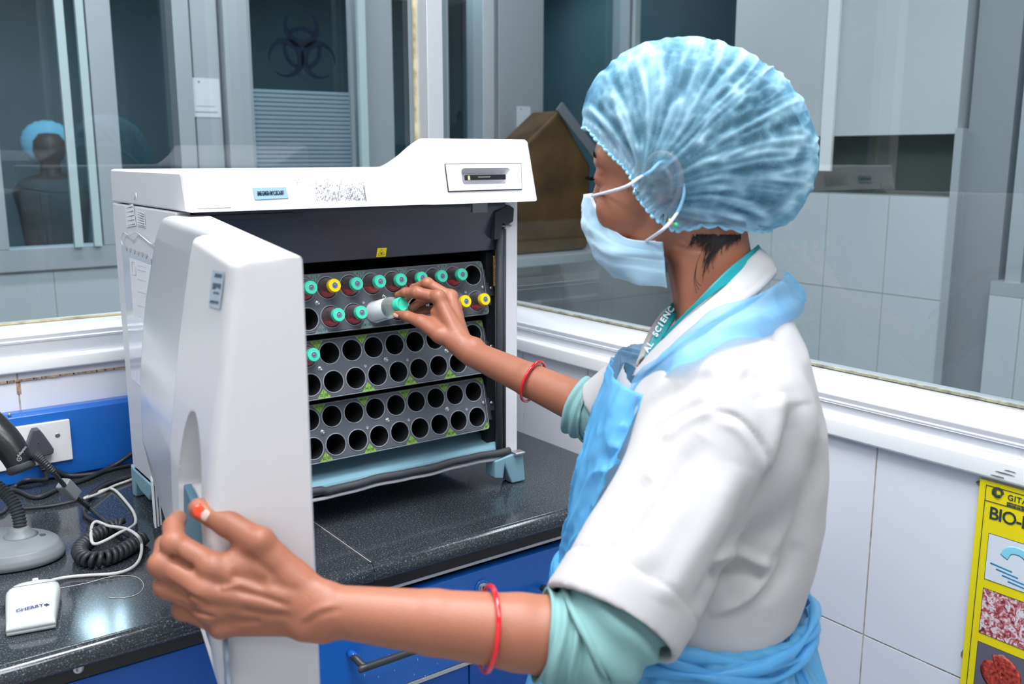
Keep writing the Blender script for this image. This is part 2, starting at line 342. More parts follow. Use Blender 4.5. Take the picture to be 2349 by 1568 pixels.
def biohazard(bm, cx, cz, s, mp, th=.0008):
    """three open horns and a centre ring, radius s"""
    def strip(o, i):
        A = [bm.verts.new(tuple(mp(*p, 0))) for p in o]; B = [bm.verts.new(tuple(mp(*p, 0))) for p in i]
        A2 = [bm.verts.new(tuple(mp(*p, th))) for p in o]; B2 = [bm.verts.new(tuple(mp(*p, th))) for p in i]
        for k in range(len(o)-1):
            bm.faces.new([A[k], A[k+1], B[k+1], B[k]]); bm.faces.new([A2[k], B2[k], B2[k+1], A2[k+1]])
            bm.faces.new([A[k], A2[k], A2[k+1], A[k+1]]); bm.faces.new([B[k], B[k+1], B2[k+1], B2[k]])
    for k in range(3):
        th0 = PI/2+k*2*PI/3; d = .52*s; ox, oz = cx+d*math.cos(th0), cz+d*math.sin(th0)
        ix, iz = cx+.615*s*math.cos(th0), cz+.615*s*math.sin(th0)
        a0, a1 = th0+math.radians(22), th0+math.radians(338); N = 48
        ang = [a0+(a1-a0)*i/N for i in range(N+1)]
        strip([(ox+.50*s*math.cos(a), oz+.50*s*math.sin(a)) for a in ang], [(ix+.385*s*math.cos(a), iz+.385*s*math.sin(a)) for a in ang])
        aa = [th0+math.radians(-42+84*i/16) for i in range(17)]        # short arcs of the middle ring
        strip([(cx+.56*s*math.cos(a), cz+.56*s*math.sin(a)) for a in aa], [(cx+.44*s*math.cos(a), cz+.44*s*math.sin(a)) for a in aa])
bm = bmesh.new(); biohazard(bm, 1.493, .373, .134, lambda u, v, t: (u, YB-.019-t, v)); obj('biohazard_emblem', bm, M['emblem_blue'], dl)
# paper notices on the partition posts (their square codes are left out)
def notice(x0, x1, y, z0, z1, lab):
    t = thing('paper_notice', lab, 'notice', ((x0+x1)/2, y, z0))
    bm = bmesh.new(); box(bm, x0, x1, y-.002, y, z0, z1); obj('sheet', bm, M['paper'], t)
    bm = bmesh.new(); w = x1-x0; h = z1-z0
    box(bm, x0+.2*w, x1-.2*w, y-.0032, y-.0021, z0+.28*h, z0+.29*h)
    box(bm, x0+.12*w, x1-.12*w, y-.0032, y-.0021, z0+.12*h, z0+.15*h); obj('printed_line', bm, M['faded_ink'], t)
    bm = bmesh.new(); lathe(bm, [(.004, 0), (.004, .0008)], (x0+.3*w, y-.002, z0+.9*h), (0, -1, 0), 12); obj('green_dot', bm, M['light_teal'], t)
notice(1.085, 1.185, YB-.0205, .128, .255, 'white paper notice taped to the wide post behind the left window')
notice(2.42, 2.49, YB-.0505, .10, .20, 'small paper notice on the grey pillar beyond the right window')
# person beyond the partition
def far_person():
    c = P(112, 345, 5.3); t = thing('person', 'person far beyond the left window in a gathered blue cap, seen from behind', 'person', (c[0], c[1], FLOOR))
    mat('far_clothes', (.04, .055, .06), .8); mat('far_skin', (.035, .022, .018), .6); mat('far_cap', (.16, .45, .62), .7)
    bm = bmesh.new(); x, y, z = c
    for (r, h) in ():
        pass
    prof = [(.001, -1.30), (.13, -1.29), (.15, -.75), (.16, -.55), (.18, -.35), (.205, -.22), (.15, -.155), (.055, -.125), (.05, -.07), (.075, -.04), (.09, 0), (.088, .05), (.06, .09), (.001, .10)]
    lathe(bm, [(r, h) for r, h in prof], (x, y, z), (0, 0, 1), 24, 0)
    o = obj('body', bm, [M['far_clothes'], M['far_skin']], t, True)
    me = o.data; zz = np.empty(len(me.vertices)*3); me.vertices.foreach_get('co', zz); zz = zz.reshape(-1, 3)
    th = -.14 + z - (FLOOR)
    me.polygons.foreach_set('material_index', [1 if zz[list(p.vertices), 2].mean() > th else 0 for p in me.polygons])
    # cap with pleats gathered in a knot
    V = []; F = []; n, m = 48, 14; kx = -.02; kz = .03
    for j in range(m+1):
        a = j/m*PI*.58
        for i in range(n):
            ph = 2*PI*i/n; r = .140*math.sin(a)*(1+.025*math.sin(ph*20)*math.sin(a)); hh = .130*math.cos(a)
            V.append((x+r*math.cos(ph), y-.0-hh*.45+.02, z+.038+r*math.sin(ph)*.9))
    for j in range(m):
        for i in range(n): F.append((j*n+i, j*n+(i+1) % n, (j+1)*n+(i+1) % n, (j+1)*n+i))
    obj_np('cap', V, F, M['far_cap'], t)
far_person()
# solid stand-in for a yellow waste bag reflected in the right window
bm = bmesh.new()
t = thing('bag_reflection', 'dim yellow folded shape standing in for a waste bag reflection in the right window', 'bag', (2.41, 2.98, -.36))
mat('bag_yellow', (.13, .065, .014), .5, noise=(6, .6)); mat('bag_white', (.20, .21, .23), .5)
cx, cy = 2.41, 2.98
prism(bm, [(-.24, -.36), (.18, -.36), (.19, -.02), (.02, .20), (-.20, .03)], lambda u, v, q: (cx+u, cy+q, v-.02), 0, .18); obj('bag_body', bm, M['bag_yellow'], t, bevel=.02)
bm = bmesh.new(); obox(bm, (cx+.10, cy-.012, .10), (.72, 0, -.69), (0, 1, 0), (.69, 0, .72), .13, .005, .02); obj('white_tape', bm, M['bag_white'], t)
bm = bmesh.new(); box(bm, 2.12, 2.66, 2.90, 3.24, -.42, -.381); tag(obj('ledge', bm, M['alu_far'], bevel=.004), 'grey ledge carrying the stand-in for the bag reflection beyond the right window', 'shelf')
# ---------------------------------------------------------------- worktop, drawer units, trunking, plug, cables
ZC = -.588                      # worktop surface
YF = 1.173                      # front of the rounded nosing
def slab(name, x0, x1, lab):
    bm = bmesh.new(); r = .0155
    prof = [(YW-.001, ZC), (YF+r, ZC)]+[(YF+r-r*math.sin(a), ZC-r+r*math.cos(a)) for a in np.linspace(.15, PI-.15, 14)]+[(YF+r, ZC-2*r), (YW-.001, ZC-2*r)]
    prism(bm, prof, lambda u, v, t: (t, u, v), x0, x1)
    for f in bm.faces: f.smooth = False
    o = obj(name, bm, M['granite']); o.data.polygons.foreach_set('use_smooth', [len(p.vertices) == 4 for p in o.data.polygons])
    m = o.modifiers.new('wn', 'WEIGHTED_NORMAL'); m.keep_sharp = True
    return tag(o, lab, 'worktop')
slab('granite_worktop', RX0, .6148, 'black speckled granite worktop slab on the left, carrying the mouse and scanner stand')
slab('granite_worktop', .6160, XW-.001, 'black speckled granite worktop slab on the right, under the analyser front foot')
mat('joint_filler', (.060, .062, .068), .35, noise=(90, .6)); mat('joint_line', (.55, .52, .48), .6)
bm = bmesh.new(); box(bm, .6105, .6205, YF+.012, YW-.3, ZC-.0003, ZC+.0002); box(bm, .6138, .6170, YF-.0004, YF+.004, ZC-.022, ZC-.012)
j = obj('joint_filler', bm, M['joint_filler']); tag(j, 'scraped filler seam across the worktop between the two granite slabs', 'filler')
bm = bmesh.new(); box(bm, .6149, .6159, YF+.012, YW-.3, ZC+.0003, ZC+.0006); obj('pale_line', bm, M['joint_line'], j)
YC = 1.200
def cabinet(x0, x1, lab, dark=False, drawers=True):
    c = thing('drawer_cabinet', lab, 'cabinet', ((x0+x1)/2, YC+.25, FLOOR))
    blue = M['blue_paint_dark' if dark else 'blue_paint']
    bm = bmesh.new()
    box(bm, x0, x1, YC+.022, YW-.002, FLOOR+.08, ZC-.0725); box(bm, x0, x1, YC+.06, YW-.01, FLOOR, FLOOR+.08)
    obj('carcass', bm, M['dark_void'], c)
    bm = bmesh.new(); box(bm, x0, x1, YC, YW-.01, ZC-.055, ZC-.031); obj('top_rail', bm, M['black_strip'], c, bevel=.001)
    if drawers:
        bm = bmesh.new(); box(bm, x0, x1, YC-.001, YC+.02, ZC-.060, ZC-.0553); obj('aluminium_strip', bm, M['strip_grey'], c)
        bm = bmesh.new(); box(bm, x0+.001, x1-.001, YC-.001, YC+.020, ZC-.232, ZC-.226); obj('aluminium_strip', bm, M['strip_grey'], c)
    return c, blue
cR, blue = cabinet(.452, 1.194, 'bright blue steel drawer cabinet with a key lock under the right worktop')
bm = bmesh.new(); box(bm, .456, 1.19, YC, YC+.020, ZC-.2255, ZC-.0735); dr = obj('drawer', bm, blue, cR, bevel=.0025)
lk = (.823, YC, -.691)
bm = bmesh.new(); lathe(bm, [(.0135, -.001), (.0135, .0015), (.0125, .003), (.010, .0035)], lk, (0, -1, 0), 28); ring = obj('lock_collar', bm, blue, dr, True)
bm = bmesh.new(); lathe(bm, [(.0085, 0), (.0085, .0046), (.0078, .0052)], lk, (0, -1, 0), 28); cyl = obj('lock', bm, M['screw_metal'], dr, True)
bm = bmesh.new(); lathe(bm, [(.0022, .0052), (.0022, .0055)], (lk[0], lk[1], lk[2]+.001), (0, -1, 0), 12); box(bm, lk[0]-.0007, lk[0]+.0007, YC-.0056, YC-.0052, lk[2]-.0045, lk[2]+.001); obj('keyhole', bm, M['dark_void'], cyl)
def bar_handle(parent, xa, xb, z):
    bm = bmesh.new(); y = YC; dz = -.012
    tube(bm, catmull([(xa, y+.002, z), (xa+.002, y-.016, z+dz*.3), (xa+.010, y-.030, z+dz), (xa+.03, y-.034, z+dz), (xb-.03, y-.034, z+dz), (xb-.010, y-.030, z+dz), (xb-.002, y-.016, z), (xb, y+.002, z)], 7), .0058, 12)
    h = obj('handle', bm, M['charcoal'], parent, True)
    bm = bmesh.new(); tube(bm, [(xa, y+.002, z), (xa+.0008, y-.008, z-.001), (xa+.003, y-.017, z-.005)], .0062, 12); obj('paint_residue', bm, M['blue_paint'], h, True)
bar_handle(dr, .583, .95, -.728)
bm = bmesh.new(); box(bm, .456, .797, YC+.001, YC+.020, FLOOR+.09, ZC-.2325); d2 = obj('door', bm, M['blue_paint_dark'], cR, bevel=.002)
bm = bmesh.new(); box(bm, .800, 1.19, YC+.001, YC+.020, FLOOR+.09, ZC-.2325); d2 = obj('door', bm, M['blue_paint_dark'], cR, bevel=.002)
# splashes of glue and scratches on the drawer
mat('scuff', (.35, .45, .62), .4)
bm = bmesh.new()
for px, py, l in ((958, 1510, 8), (975, 1548, 14), (926, 1504, 7), (893, 1500, 6), (882, 1520, 5), (858, 1530, 5), (836, 1546, 6), (950, 1545, 6), (1003, 1520, 4), (868, 1550, 4), (905, 1535, 4)):
    q = on_plane(px, py, 1, YC-.0004); tube(bm, [q, q+np.array([.0004, 0, -.0006*l])], .0005, 6)
obj('scratch', bm, M['scuff'], dr)['kind'] = 'stuff'
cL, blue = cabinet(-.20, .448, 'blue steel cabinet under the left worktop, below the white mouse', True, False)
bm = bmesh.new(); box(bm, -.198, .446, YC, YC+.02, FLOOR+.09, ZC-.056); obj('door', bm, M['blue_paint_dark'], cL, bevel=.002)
q = on_plane(180, 1533, 1, YC-.0005)
bm = bmesh.new(); lathe(bm, [(.0065, 0), (.0062, .001), (.003, .0015), (.0022, .0005)], q, (0, -1, 0), 20); obj('screw', bm, M['screw_metal'], cL, True)
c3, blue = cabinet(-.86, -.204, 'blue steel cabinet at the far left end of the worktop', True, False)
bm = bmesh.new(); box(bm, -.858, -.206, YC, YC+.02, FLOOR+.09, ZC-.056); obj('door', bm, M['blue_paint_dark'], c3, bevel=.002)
# blue cable trunking along the back wall
TY = YW-.032
bm = bmesh.new()
prism(bm, [(YW-.001, ZC+.001), (TY+.006, ZC+.001), (TY, ZC+.006), (TY-.002, -.548), (TY+.003, -.462), (TY+.010, -.455), (YW-.001, -.455)], lambda u, v, t: (t, u, v), RX0+.01, XW-.01)
tk = obj('cable_trunking', bm, M['blue_paint'], bevel=.001); tag(tk, 'long bright blue steel cable trunking along the back of the worktop', 'trunking')
bm = bmesh.new()
for px, py, sz in ((83, 1091, .0045), (22, 950, .003)):
    bm = bmesh.new(); q = on_plane(px, py, 1, TY+(.002 if sz > .004 else .004)); lathe(bm, [(sz, -.001), (sz*.95, .001), (sz*.5, .0022), (.0005, .0024)], q, (0, -1, 0), 16)
    obj('screw', bm, M['screw_metal'], tk, True)
# socket panel, plug
sy = TY-.004
def spt(px, py, dy=0): return on_plane(px, py, 1, sy-dy)
sp = thing('socket_panel', 'white switched socket panel screwed to the blue trunking', 'socket', (.30, sy, -.55))
bm = bmesh.new(); box(bm, .02, .352, sy-.004, sy+.004, -.553, -.476); obj('face_plate', bm, M['sill'], sp, bevel=.0015)
q = spt(132, 998, .004); bm = bmesh.new(); lathe(bm, [(.0042, -.0005), (.0042, .0006), (.0025, .0002)], q, (0, -1, 0), 20); obj('screw', bm, M['screw_metal'], sp, True)
pc = spt(84, 1012, .006)
pl = thing('power_plug', 'dark grey three-pin plug pushed into the white socket panel', 'plug', tuple(pc))
tri = catmull([(-.002, .0265), (.006, .0225), (.0225, -.0105), (.024, -.0185), (.018, -.0245), (-.018, -.0245), (-.024, -.0185), (-.0225, -.0105), (-.009, .0225)], 4, closed=True)
bm = bmesh.new(); prism(bm, [(a[0], a[1]) for a in tri], lambda u, v, t: (pc[0]+u, sy-.0035-t, pc[2]+v), 0, .020); obj('plug_body', bm, mat('plug_grey', (.075, .077, .09), .4), pl, bevel=.004, seg=3)
bm = bmesh.new(); lathe(bm, [(.0011, .0), (.0011, .0008)], (pc[0], sy-.0236, pc[2]), (0, -1, 0), 10); obj('screw_hole', bm, M['dark_void'], pl)
bm = bmesh.new()
s0 = np.array([pc[0]+.003, sy-.014, pc[2]-.024])
for k in range(7):
    lathe(bm, [(.0066-.0002*k, 0), (.0066-.0002*k, .0022)], s0+np.array([.0004*k, -.0003*k, -.0042*k]), (.05, -.06, -1), 14)
tube(bm, [s0+np.array([0, 0, .004]), s0+np.array([.003, -.002, -.030])], .0048, 12); obj('strain_relief', bm, M['charcoal'], pl, True)
# cables lying on the worktop: measured points on the surface
def zc(px, py, h=.004):
    q = on_plane(px, py, 2, ZC+h)
    if q[1] > TY-.009: q[1] = TY-.009
    return q
def cable(name, pts, r, m, lab, cat='cable', parent=None):
    bm = bmesh.new(); tube(bm, catmull(pts, 10), r, 12)
    o = obj(name, bm, M[m], parent, True)
    if parent is None: tag(o, lab, cat)
    return o
mat('cable_black', (.028, .030, .034), .38); mat('cable_white', (.62, .60, .58), .45)
cable('power_cable', [s0+np.array([.003, -.002, -.026]), s0+np.array([.004, -.006, -.045]), zc(62, 1100, .020), zc(40, 1112, .007), zc(8, 1126), zc(-60, 1150), zc(-200, 1170)], .0040, 'cable_black', 'black power cable dropping from the grey plug and running off to the left')
cable('power_cable', [zc(-120, 1100, .004), zc(-30, 1110, .0045), zc(35, 1124, .0045), zc(85, 1140, .0045), zc(140, 1118, .0045), zc(200, 1097, .0045), zc(245, 1075, .007), zc(278, 1048, .018), zc(330, 1010, .045), (.50, 1.80, -.50)], .0042, 'cable_black', 'black cable rising from the worktop behind the analyser, crossing under the ferrite block')
cable('power_cable', [zc(102, 1058, .030), zc(125, 1075, .020), zc(160, 1090, .006), zc(215, 1086, .0045), zc(270, 1072, .0045), zc(320, 1060, .0045), zc(380, 1045, .0045)], .0042, 'cable_black', 'black cable lying along the foot of the blue trunking')
cable('data_cable', [zc(-80, 1200, .003), zc(0, 1178, .0032), zc(20, 1165, .0032), zc(60, 1166, .0032), zc(130, 1158, .0032), zc(190, 1143, .0032), zc(215, 1122, .0040), zc(250, 1102, .0035), zc(320, 1088, .0032), zc(380, 1078, .0032)], .0028, 'cable_black', 'thin black cable crossing the worktop behind the scanner stand to the analyser foot')
# barcode scanner on its gooseneck stand
st = thing('scanner_stand', 'grey oval scanner stand with a ribbed black gooseneck', 'stand', (.19, 1.545, ZC))
mat('stand_grey', (.20, .215, .225), .42); mat('neck_grey', (.032, .038, .042), .6)
bc = np.array([.175, 1.53]); ua = np.array([.80, -.60]); ub = np.array([.60, .80])
def ov(a, b, n=48): return [(a*math.cos(2*PI*k/n), b*math.sin(2*PI*k/n)) for k in range(n)]
def loftrings(bm, rings, mi=0, cap=True):
    R_ = [[bm.verts.new(tuple(p)) for p in r] for r in rings]
    for A, B in zip(R_, R_[1:]):
        for k in range(len(A)):
            f = bm.faces.new([A[k], A[(k+1) % len(A)], B[(k+1) % len(A)], B[k]]); f.material_index = mi; f.smooth = True
    if cap: bm.faces.new(R_[0][::-1]).material_index = mi; bm.faces.new(R_[-1]).material_index = mi
bm = bmesh.new(); EA, EB = .098, .066
loftrings(bm, [[(bc[0]+u*s*ua[0]+v*s*ub[0], bc[1]+u*s*ua[1]+v*s*ub[1], ZC+h) for u, v in ov(EA, EB)] for s, h in ((.95, .001), (1.0, .003), (1.0, .011), (.985, .0125), (.985, .0145), (.955, .0165), (.93, .0225), (.90, .0245), (.5, .0265), (.1, .027))])
obj('base', bm, M['stand_grey'], st, bevel=0)
nb = zc(46, 1228, .026)
bm = bmesh.new(); lathe(bm, [(.026, 0), (.020, .004), (.014, .011), (.012, .015)], nb-np.array([0, 0, .001]), (0, 0, 1), 28); obj('collar', bm, M['stand_grey'], st, True)
bm = bmesh.new(); lathe(bm, [(.006, 0), (.006, .0012)], zc(96, 1228, .0245), (0, 0, 1), 20); obj('hole_cover', bm, M['charcoal'], st)
dn = P(46, 1228, 1)[:]; d0 = float(nb@Fw)
neck = catmull([nb+np.array([0, 0, .004]), P(45, 1195, d0+.002), P(34, 1160, d0+.004), P(12, 1130, d0+.006), P(-25, 1105, d0+.008), P(-70, 1096, d0+.008)], 14)
dl_ = np.r_[0, np.cumsum(np.linalg.norm(np.diff(neck, axis=0), axis=1))]
bm = bmesh.new(); tt = np.linspace(0, dl_[-1], 260); nk = np.stack([np.interp(tt, dl_, neck[:, i]) for i in range(3)], 1)
tube(bm, nk, .0092+.0008*np.sin(tt/.0048*2*PI), 20); obj('gooseneck', bm, M['neck_grey'], st, True)
# scanner body: seen at the left edge of the frame
sc = thing('barcode_scanner', 'black handheld barcode scanner with grey rubber rim hanging over the stand', 'scanner', tuple(P(20, 1040, 1.42)))
ds = 1.40
mat('scanner_black', (.010, .011, .013), .28, bump=(400, .1))
pth = catmull([P(-190, 925, ds), P(-110, 945, ds), (P(-50, 968, ds)), P(0, 1003, ds), P(28, 1032, ds), P(42, 1056, ds), P(49, 1073, ds)], 8); nn = len(pth)
rad_ = np.interp(np.linspace(0, 1, nn), [0, .2, .4, .55, .7, .85, .97, 1], [52, 50, 44, 37, 32, 29.5, 28, 26])*ds/FPX
bm = bmesh.new(); tube(bm, pth, rad_, 36); obj('housing', bm, M['scanner_black'], sc, True)
tl_ = nrm_ = (pth[-1]-pth[-3]); tl_ = tl_/np.linalg.norm(tl_)
bm = bmesh.new(); lathe(bm, [(.0172, -.006), (.0190, -.0055), (.0196, -.003), (.0196, .002), (.0180, .0045), (.0150, .0055), (.0002, .0056)], pth[-1], tl_, 40)
obj('rubber_rim', bm, M['neck_grey'], sc, True)
text('logo_text', 'Adaptus', .0058, P(50, 1035, ds-.0212), Rt*.62+Up*.78, Up, M['faded_ink'], sc)
bm = bmesh.new(); lp = P(44, 1052, ds-.0200)
tube(bm, [lp+(Rt*math.cos(a)+Up*math.sin(a))*.0032 for a in np.linspace(0, 2*PI, 20, endpoint=False)], .0004, 6, closed=True)
au = Rt*.62+Up*.78; av = Up*.62-Rt*.78; tube(bm, [lp-au*.0015-av*.0018, lp+av*.0020, lp+au*.0015-av*.0018], .0003, 6); tube(bm, [lp-au*.0009-av*.0004, lp+au*.0009-av*.0004], .00025, 6); obj('round_logo', bm, M['faded_ink'], sc)
# scanner cable: ribbed boot, ferrite block, coil
sb_ = [P(76, 1042, ds), P(92, 1052, ds+.002), P(107, 1066, ds+.004), P(121, 1082, ds+.01)]
bm = bmesh.new(); bp = catmull(sb_, 20); tt = np.linspace(0, 1, len(bp)); tube(bm, bp, (.0068-.0022*tt)+.0007*np.sin(tt*2*PI*13), 14); boot_pts = bp
sc2 = thing('scanner_cable', 'black coiled scanner cable with a ribbed boot, lying in a loop on the worktop', 'cable', tuple(zc(250, 1250, 0)))
obj('ribbed_boot', bm, M['cable_black'], sc2, True)
bm = bmesh.new(); tube(bm, catmull([P(121, 1082, ds+.01), P(140, 1104, ds+.04), P(158, 1124, 1.50), P(180, 1145, 1.51), zc(205, 1165, .012), zc(250, 1200, .014), zc(285, 1222, .016), zc(310, 1240, .014)], 10), .0036, 12); obj('straight_lead', bm, M['cable_black'], sc2, True)
# coil helix around a horseshoe centreline on the surface
cl = catmull([zc(283, 1203, .0125), zc(262, 1206, .0125), zc(235, 1219, .0125), zc(205, 1236, .0125), zc(184, 1257, .0125), zc(187, 1274, .0125), (zc(206, 1283, .0125)), zc(237, 1281, .0125), zc(272, 1268, .0125), zc(300, 1252, .0125), zc(318, 1240, .0125), zc(327, 1232, .0125)], 16)
dl_ = np.r_[0, np.cumsum(np.linalg.norm(np.diff(cl, axis=0), axis=1))]; Ln = dl_[-1]; turns = int(Ln/.0088); N = turns*18
tt = np.linspace(0, Ln, N); c_ = np.stack([np.interp(tt, dl_, cl[:, i]) for i in range(3)], 1); T_ = np.gradient(c_, axis=0); T_ /= np.linalg.norm(T_, axis=1)[:, None]
A_ = np.cross(T_, [0, 0, 1.]); A_ /= np.linalg.norm(A_, axis=1)[:, None]; ph = np.arange(N)/18*2*PI
hx = c_+.0082*(A_*np.cos(ph)[:, None]+np.array([0, 0, 1.])*np.sin(ph)[:, None])
bm = bmesh.new(); tube(bm, hx, .0040, 8); obj('coil', bm, M['cable_black'], sc2, True)
bm = bmesh.new(); tube(bm, catmull([zc(196, 1150, .006), zc(193, 1170, .006), zc(205, 1188, .006), zc(235, 1200, .008), zc(262, 1206, .0125)], 8), .0036, 12)
tube(bm, catmull([zc(196, 1150, .006), zc(215, 1130, .006), zc(250, 1108, .005), zc(330, 1085, .005)], 8), .0036, 12); obj('return_lead', bm, M['cable_black'], sc2, True)
# ferrite
fa, fb = P(143, 1107, 1.47), P(172, 1137, 1.495); ft = fb-fa; L_ = np.linalg.norm(ft); ft /= L_; fu = Up-ft*(Up@ft); fu /= np.linalg.norm(fu); fs = np.cross(ft, fu)
bm = bmesh.new(); obox(bm, (fa+fb)/2, ft, fu, fs, L_/2, .0095, .0095); fo = obj('ferrite_block', bm, M['stand_grey'], sc2, bevel=.0028, seg=3)
bm = bmesh.new()
for s in (-.5, .5): obox(bm, (fa+fb)/2+ft*L_*s*.45+fu*.0092, ft, fu, fs, .0018, .0008, .003)
obox(bm, (fa+fb)/2-fs*0+fu*.0095, ft, fu, fs, L_*.30, .0004, .0006); obj('clip', bm, M['charcoal'], fo)
# computer mouse
ms = thing('computer_mouse', 'white boxy computer mouse with a dark word and cross logo near its back edge', 'mouse', (.185, 1.315, ZC))
mat('mouse_white', (.66, .69, .67), .35, coat=.2); mat('logo_navy', (.06, .07, .14), .5)
def mz(px, py, h=0.0): return on_plane(px, py, 2, ZC+h)
front = (mz(30, 1350)+mz(132, 1352))/2; back = (mz(27, 1456)+mz(118, 1446))/2
mu = (front-back); mL = np.linalg.norm(mu); mu /= mL; mv = np.array([mu[1], -mu[0], 0])   # mv to the right
org = (front+back)/2; hl = mL/2*1.0
V = []; F = []; NU, NV = 26, 22
def halfw(t): return .0345*(1-.22*(1-t)**1.1)*(1 if t < .60 else math.sqrt(max(1-((t-.60)/.42)**2*.80, .02)))   # narrower back, rounded front
def mtop(t): return .013+.014*math.sin(min(max(t*.9+.10, 0), 1)*PI)**.8
for i in range(NU+1):
    t = i/NU
    for j in range(NV+1):
        s = j/NV*2-1; w = halfw(t); ss = np.sign(s)*abs(s)**.9
        h = mtop(t)*(1-.10*abs(ss)**2.2-.16*abs(ss)**9)
        V.append(org+mu*(t*2-1)*hl+mv*ss*w+np.array([0, 0, h]))
top_n = len(V)
for i in range(NU):
    for j in range(NV): a = i*(NV+1)+j; F.append((a, a+1, a+NV+2, a+NV+1))
rim = [i*(NV+1) for i in range(NU+1)]+[NU*(NV+1)+j for j in range(1, NV+1)]+[i*(NV+1)+NV for i in range(NU-1, -1, -1)]+[j for j in range(NV-1, 0, -1)]
prev = rim
for (sc_, h) in ((1.03, .011), (1.045, .0075), (1.02, .007), (1.035, .0062), (1.02, .0018), (.97, .0004)):
    cur = []
    for r in rim:
        p = V[r]-org; V.append(np.array([org[0]+p[0]*sc_, org[1]+p[1]*sc_, org[2]+h])); cur.append(len(V)-1)
    n = len(rim)
    for k in range(n): F.append((prev[k], prev[(k+1) % n], cur[(k+1) % n], cur[k]))
    prev = cur
F.append(tuple(prev))
obj_np('shell', V, F, M['mouse_white'], ms)
def mp_(t, s, dh=.0004): # point on the mouse top
    w = halfw(t); ss = s; return org+mu*(t*2-1)*hl+mv*np.sign(s)*abs(s)**.9*w+np.array([0, 0, mtop(t)*(1-.10*abs(ss)**2.2-.16*abs(ss)**9)+dh])
bm = bmesh.new(); tube(bm, [mp_(.80-.09*(1-s*s), s, .0001) for s in np.linspace(-.93, .93, 30)], .00035, 6); tube(bm, [mp_(t, .05, .0001) for t in np.linspace(.90, .99, 6)], .0003, 6); obj('button_gap', bm, M['ink'], ms)
bm = bmesh.new(); wc = mp_(.985, .05, -.003); lathe(bm, [(.0001, -.004), (.0055, -.0035), (.006, 0), (.0055, .0035), (.0001, .004)], wc, mv, 20); obj('scroll_wheel', bm, M['mouse_white'], ms, True)
tx = text('brand_text', 'CHERRY', .0085, mp_(.15, -.02, .0018), mp_(.16, .4)-mp_(.14, -.6), mp_(.4, 0)-mp_(.1, 0), M['logo_navy'], ms, bold=.0002)
bm = bmesh.new(); lc = mp_(.175, .62, .0010); ux = mp_(.22, .7)-mp_(.22, .5); ux /= np.linalg.norm(ux)
for a in (0, PI/2): obox(bm, lc, ux*math.cos(a)+mu*math.sin(a), mu*math.cos(a)-ux*math.sin(a), (0, 0, 1), .0032, .0010, .0003)
obox(bm, lc, (ux+mu)/1.414, (mu-ux)/1.414, (0, 0, 1), .0017, .0017, .0003); obj('cross_logo', bm, M['logo_navy'], ms)
# mouse cord, white
cord = [mp_(.97, .55, -.014), zc(110, 1334, .006), zc(150, 1324, .003), zc(200, 1319, .003), zc(262, 1315, .0032), zc(300, 1303, .0035), zc(320, 1282, .006), zc(325, 1250, .012), zc(315, 1228, .028), zc(288, 1212, .030), zc(250, 1206, .024), zc(232, 1199, .022), zc(220, 1196, .022), zc(211, 1205, .020), zc(209, 1232, .024), zc(216, 1247, .024), zc(240, 1240, .028), zc(275, 1221, .030), zc(297, 1211, .024), zc(311, 1197, .010), zc(305, 1172, .004), zc(280, 1140, .003), zc(262, 1123, .003), zc(248, 1121, .003), zc(228, 1127, .003), zc(193, 1142, .004)]
cable('mouse_cord', cord, .0024, 'cable_white', 'thin white mouse cord looping through the black coil on the worktop')
cable('mouse_cord', [zc(193, 1143, .012), zc(225, 1132, .007), zc(262, 1114, .0035), zc(300, 1100, .003), zc(320, 1088, .003)], .0024, 'cable_white', 'white cord end running back to the analyser beside the thin black cables')
# thin scratch mark like a fine hair on the granite
cable('hair_strand', [zc(130, 1350, .0006), zc(200, 1336, .0005), zc(260, 1321, .0005), zc(310, 1322, .0005), zc(329, 1340, .0005), zc(318, 1360, .0005), zc(285, 1370, .0005), zc(250, 1370, .0005)], .00045, 'cable_white', 'fine pale strand curling on the granite right of the mouse', 'strand')
# ---------------------------------------------------------------- blood culture incubator
X0, X1, Y0, Y1 = .4167, 1.008, 1.35, 1.690; ZB, ZT = -.535, -.076
inc = thing('blood_culture_incubator', 'large white incubator cabinet for culture bottles, its tall door swung open, on the worktop', 'incubator', ((X0+X1)/2, 1.5, ZC))
def ibox(name, m, *b, parent=None, **k):
    bm = bmesh.new(); box(bm, *b); return obj(name, bm, M[m], parent or inc, **k)
# cabinet shell: left side flares slightly, right post, floor, back
bm = bmesh.new()
box(bm, X0, X0+.022, Y0+.004, Y1, ZB, ZT-.001); box(bm, X1-.028, X1, Y0, Y1, ZB, ZT-.001); box(bm, X0+.02, X1-.026, Y1-.01, Y1, ZB, ZT-.001)
box(bm, X0+.02, X1-.02, Y0+.006, Y1, ZB, ZB+.008)
obj('cabinet', bm, M['white_plastic'], inc, bevel=.003)
bm = bmesh.new(); box(bm, X0+.0225, X0+.03, Y0+.05, Y1-.011, ZB+.0085, ZT-.002); box(bm, X1-.0345, X1-.0285, Y0+.03, Y1-.011, ZB+.0085, ZT-.002); box(bm, X0+.031, X1-.035, Y1-.02, Y1-.0105, ZB+.0085, ZT-.002)
obj('inner_liner', bm, M['dark_void'], inc)
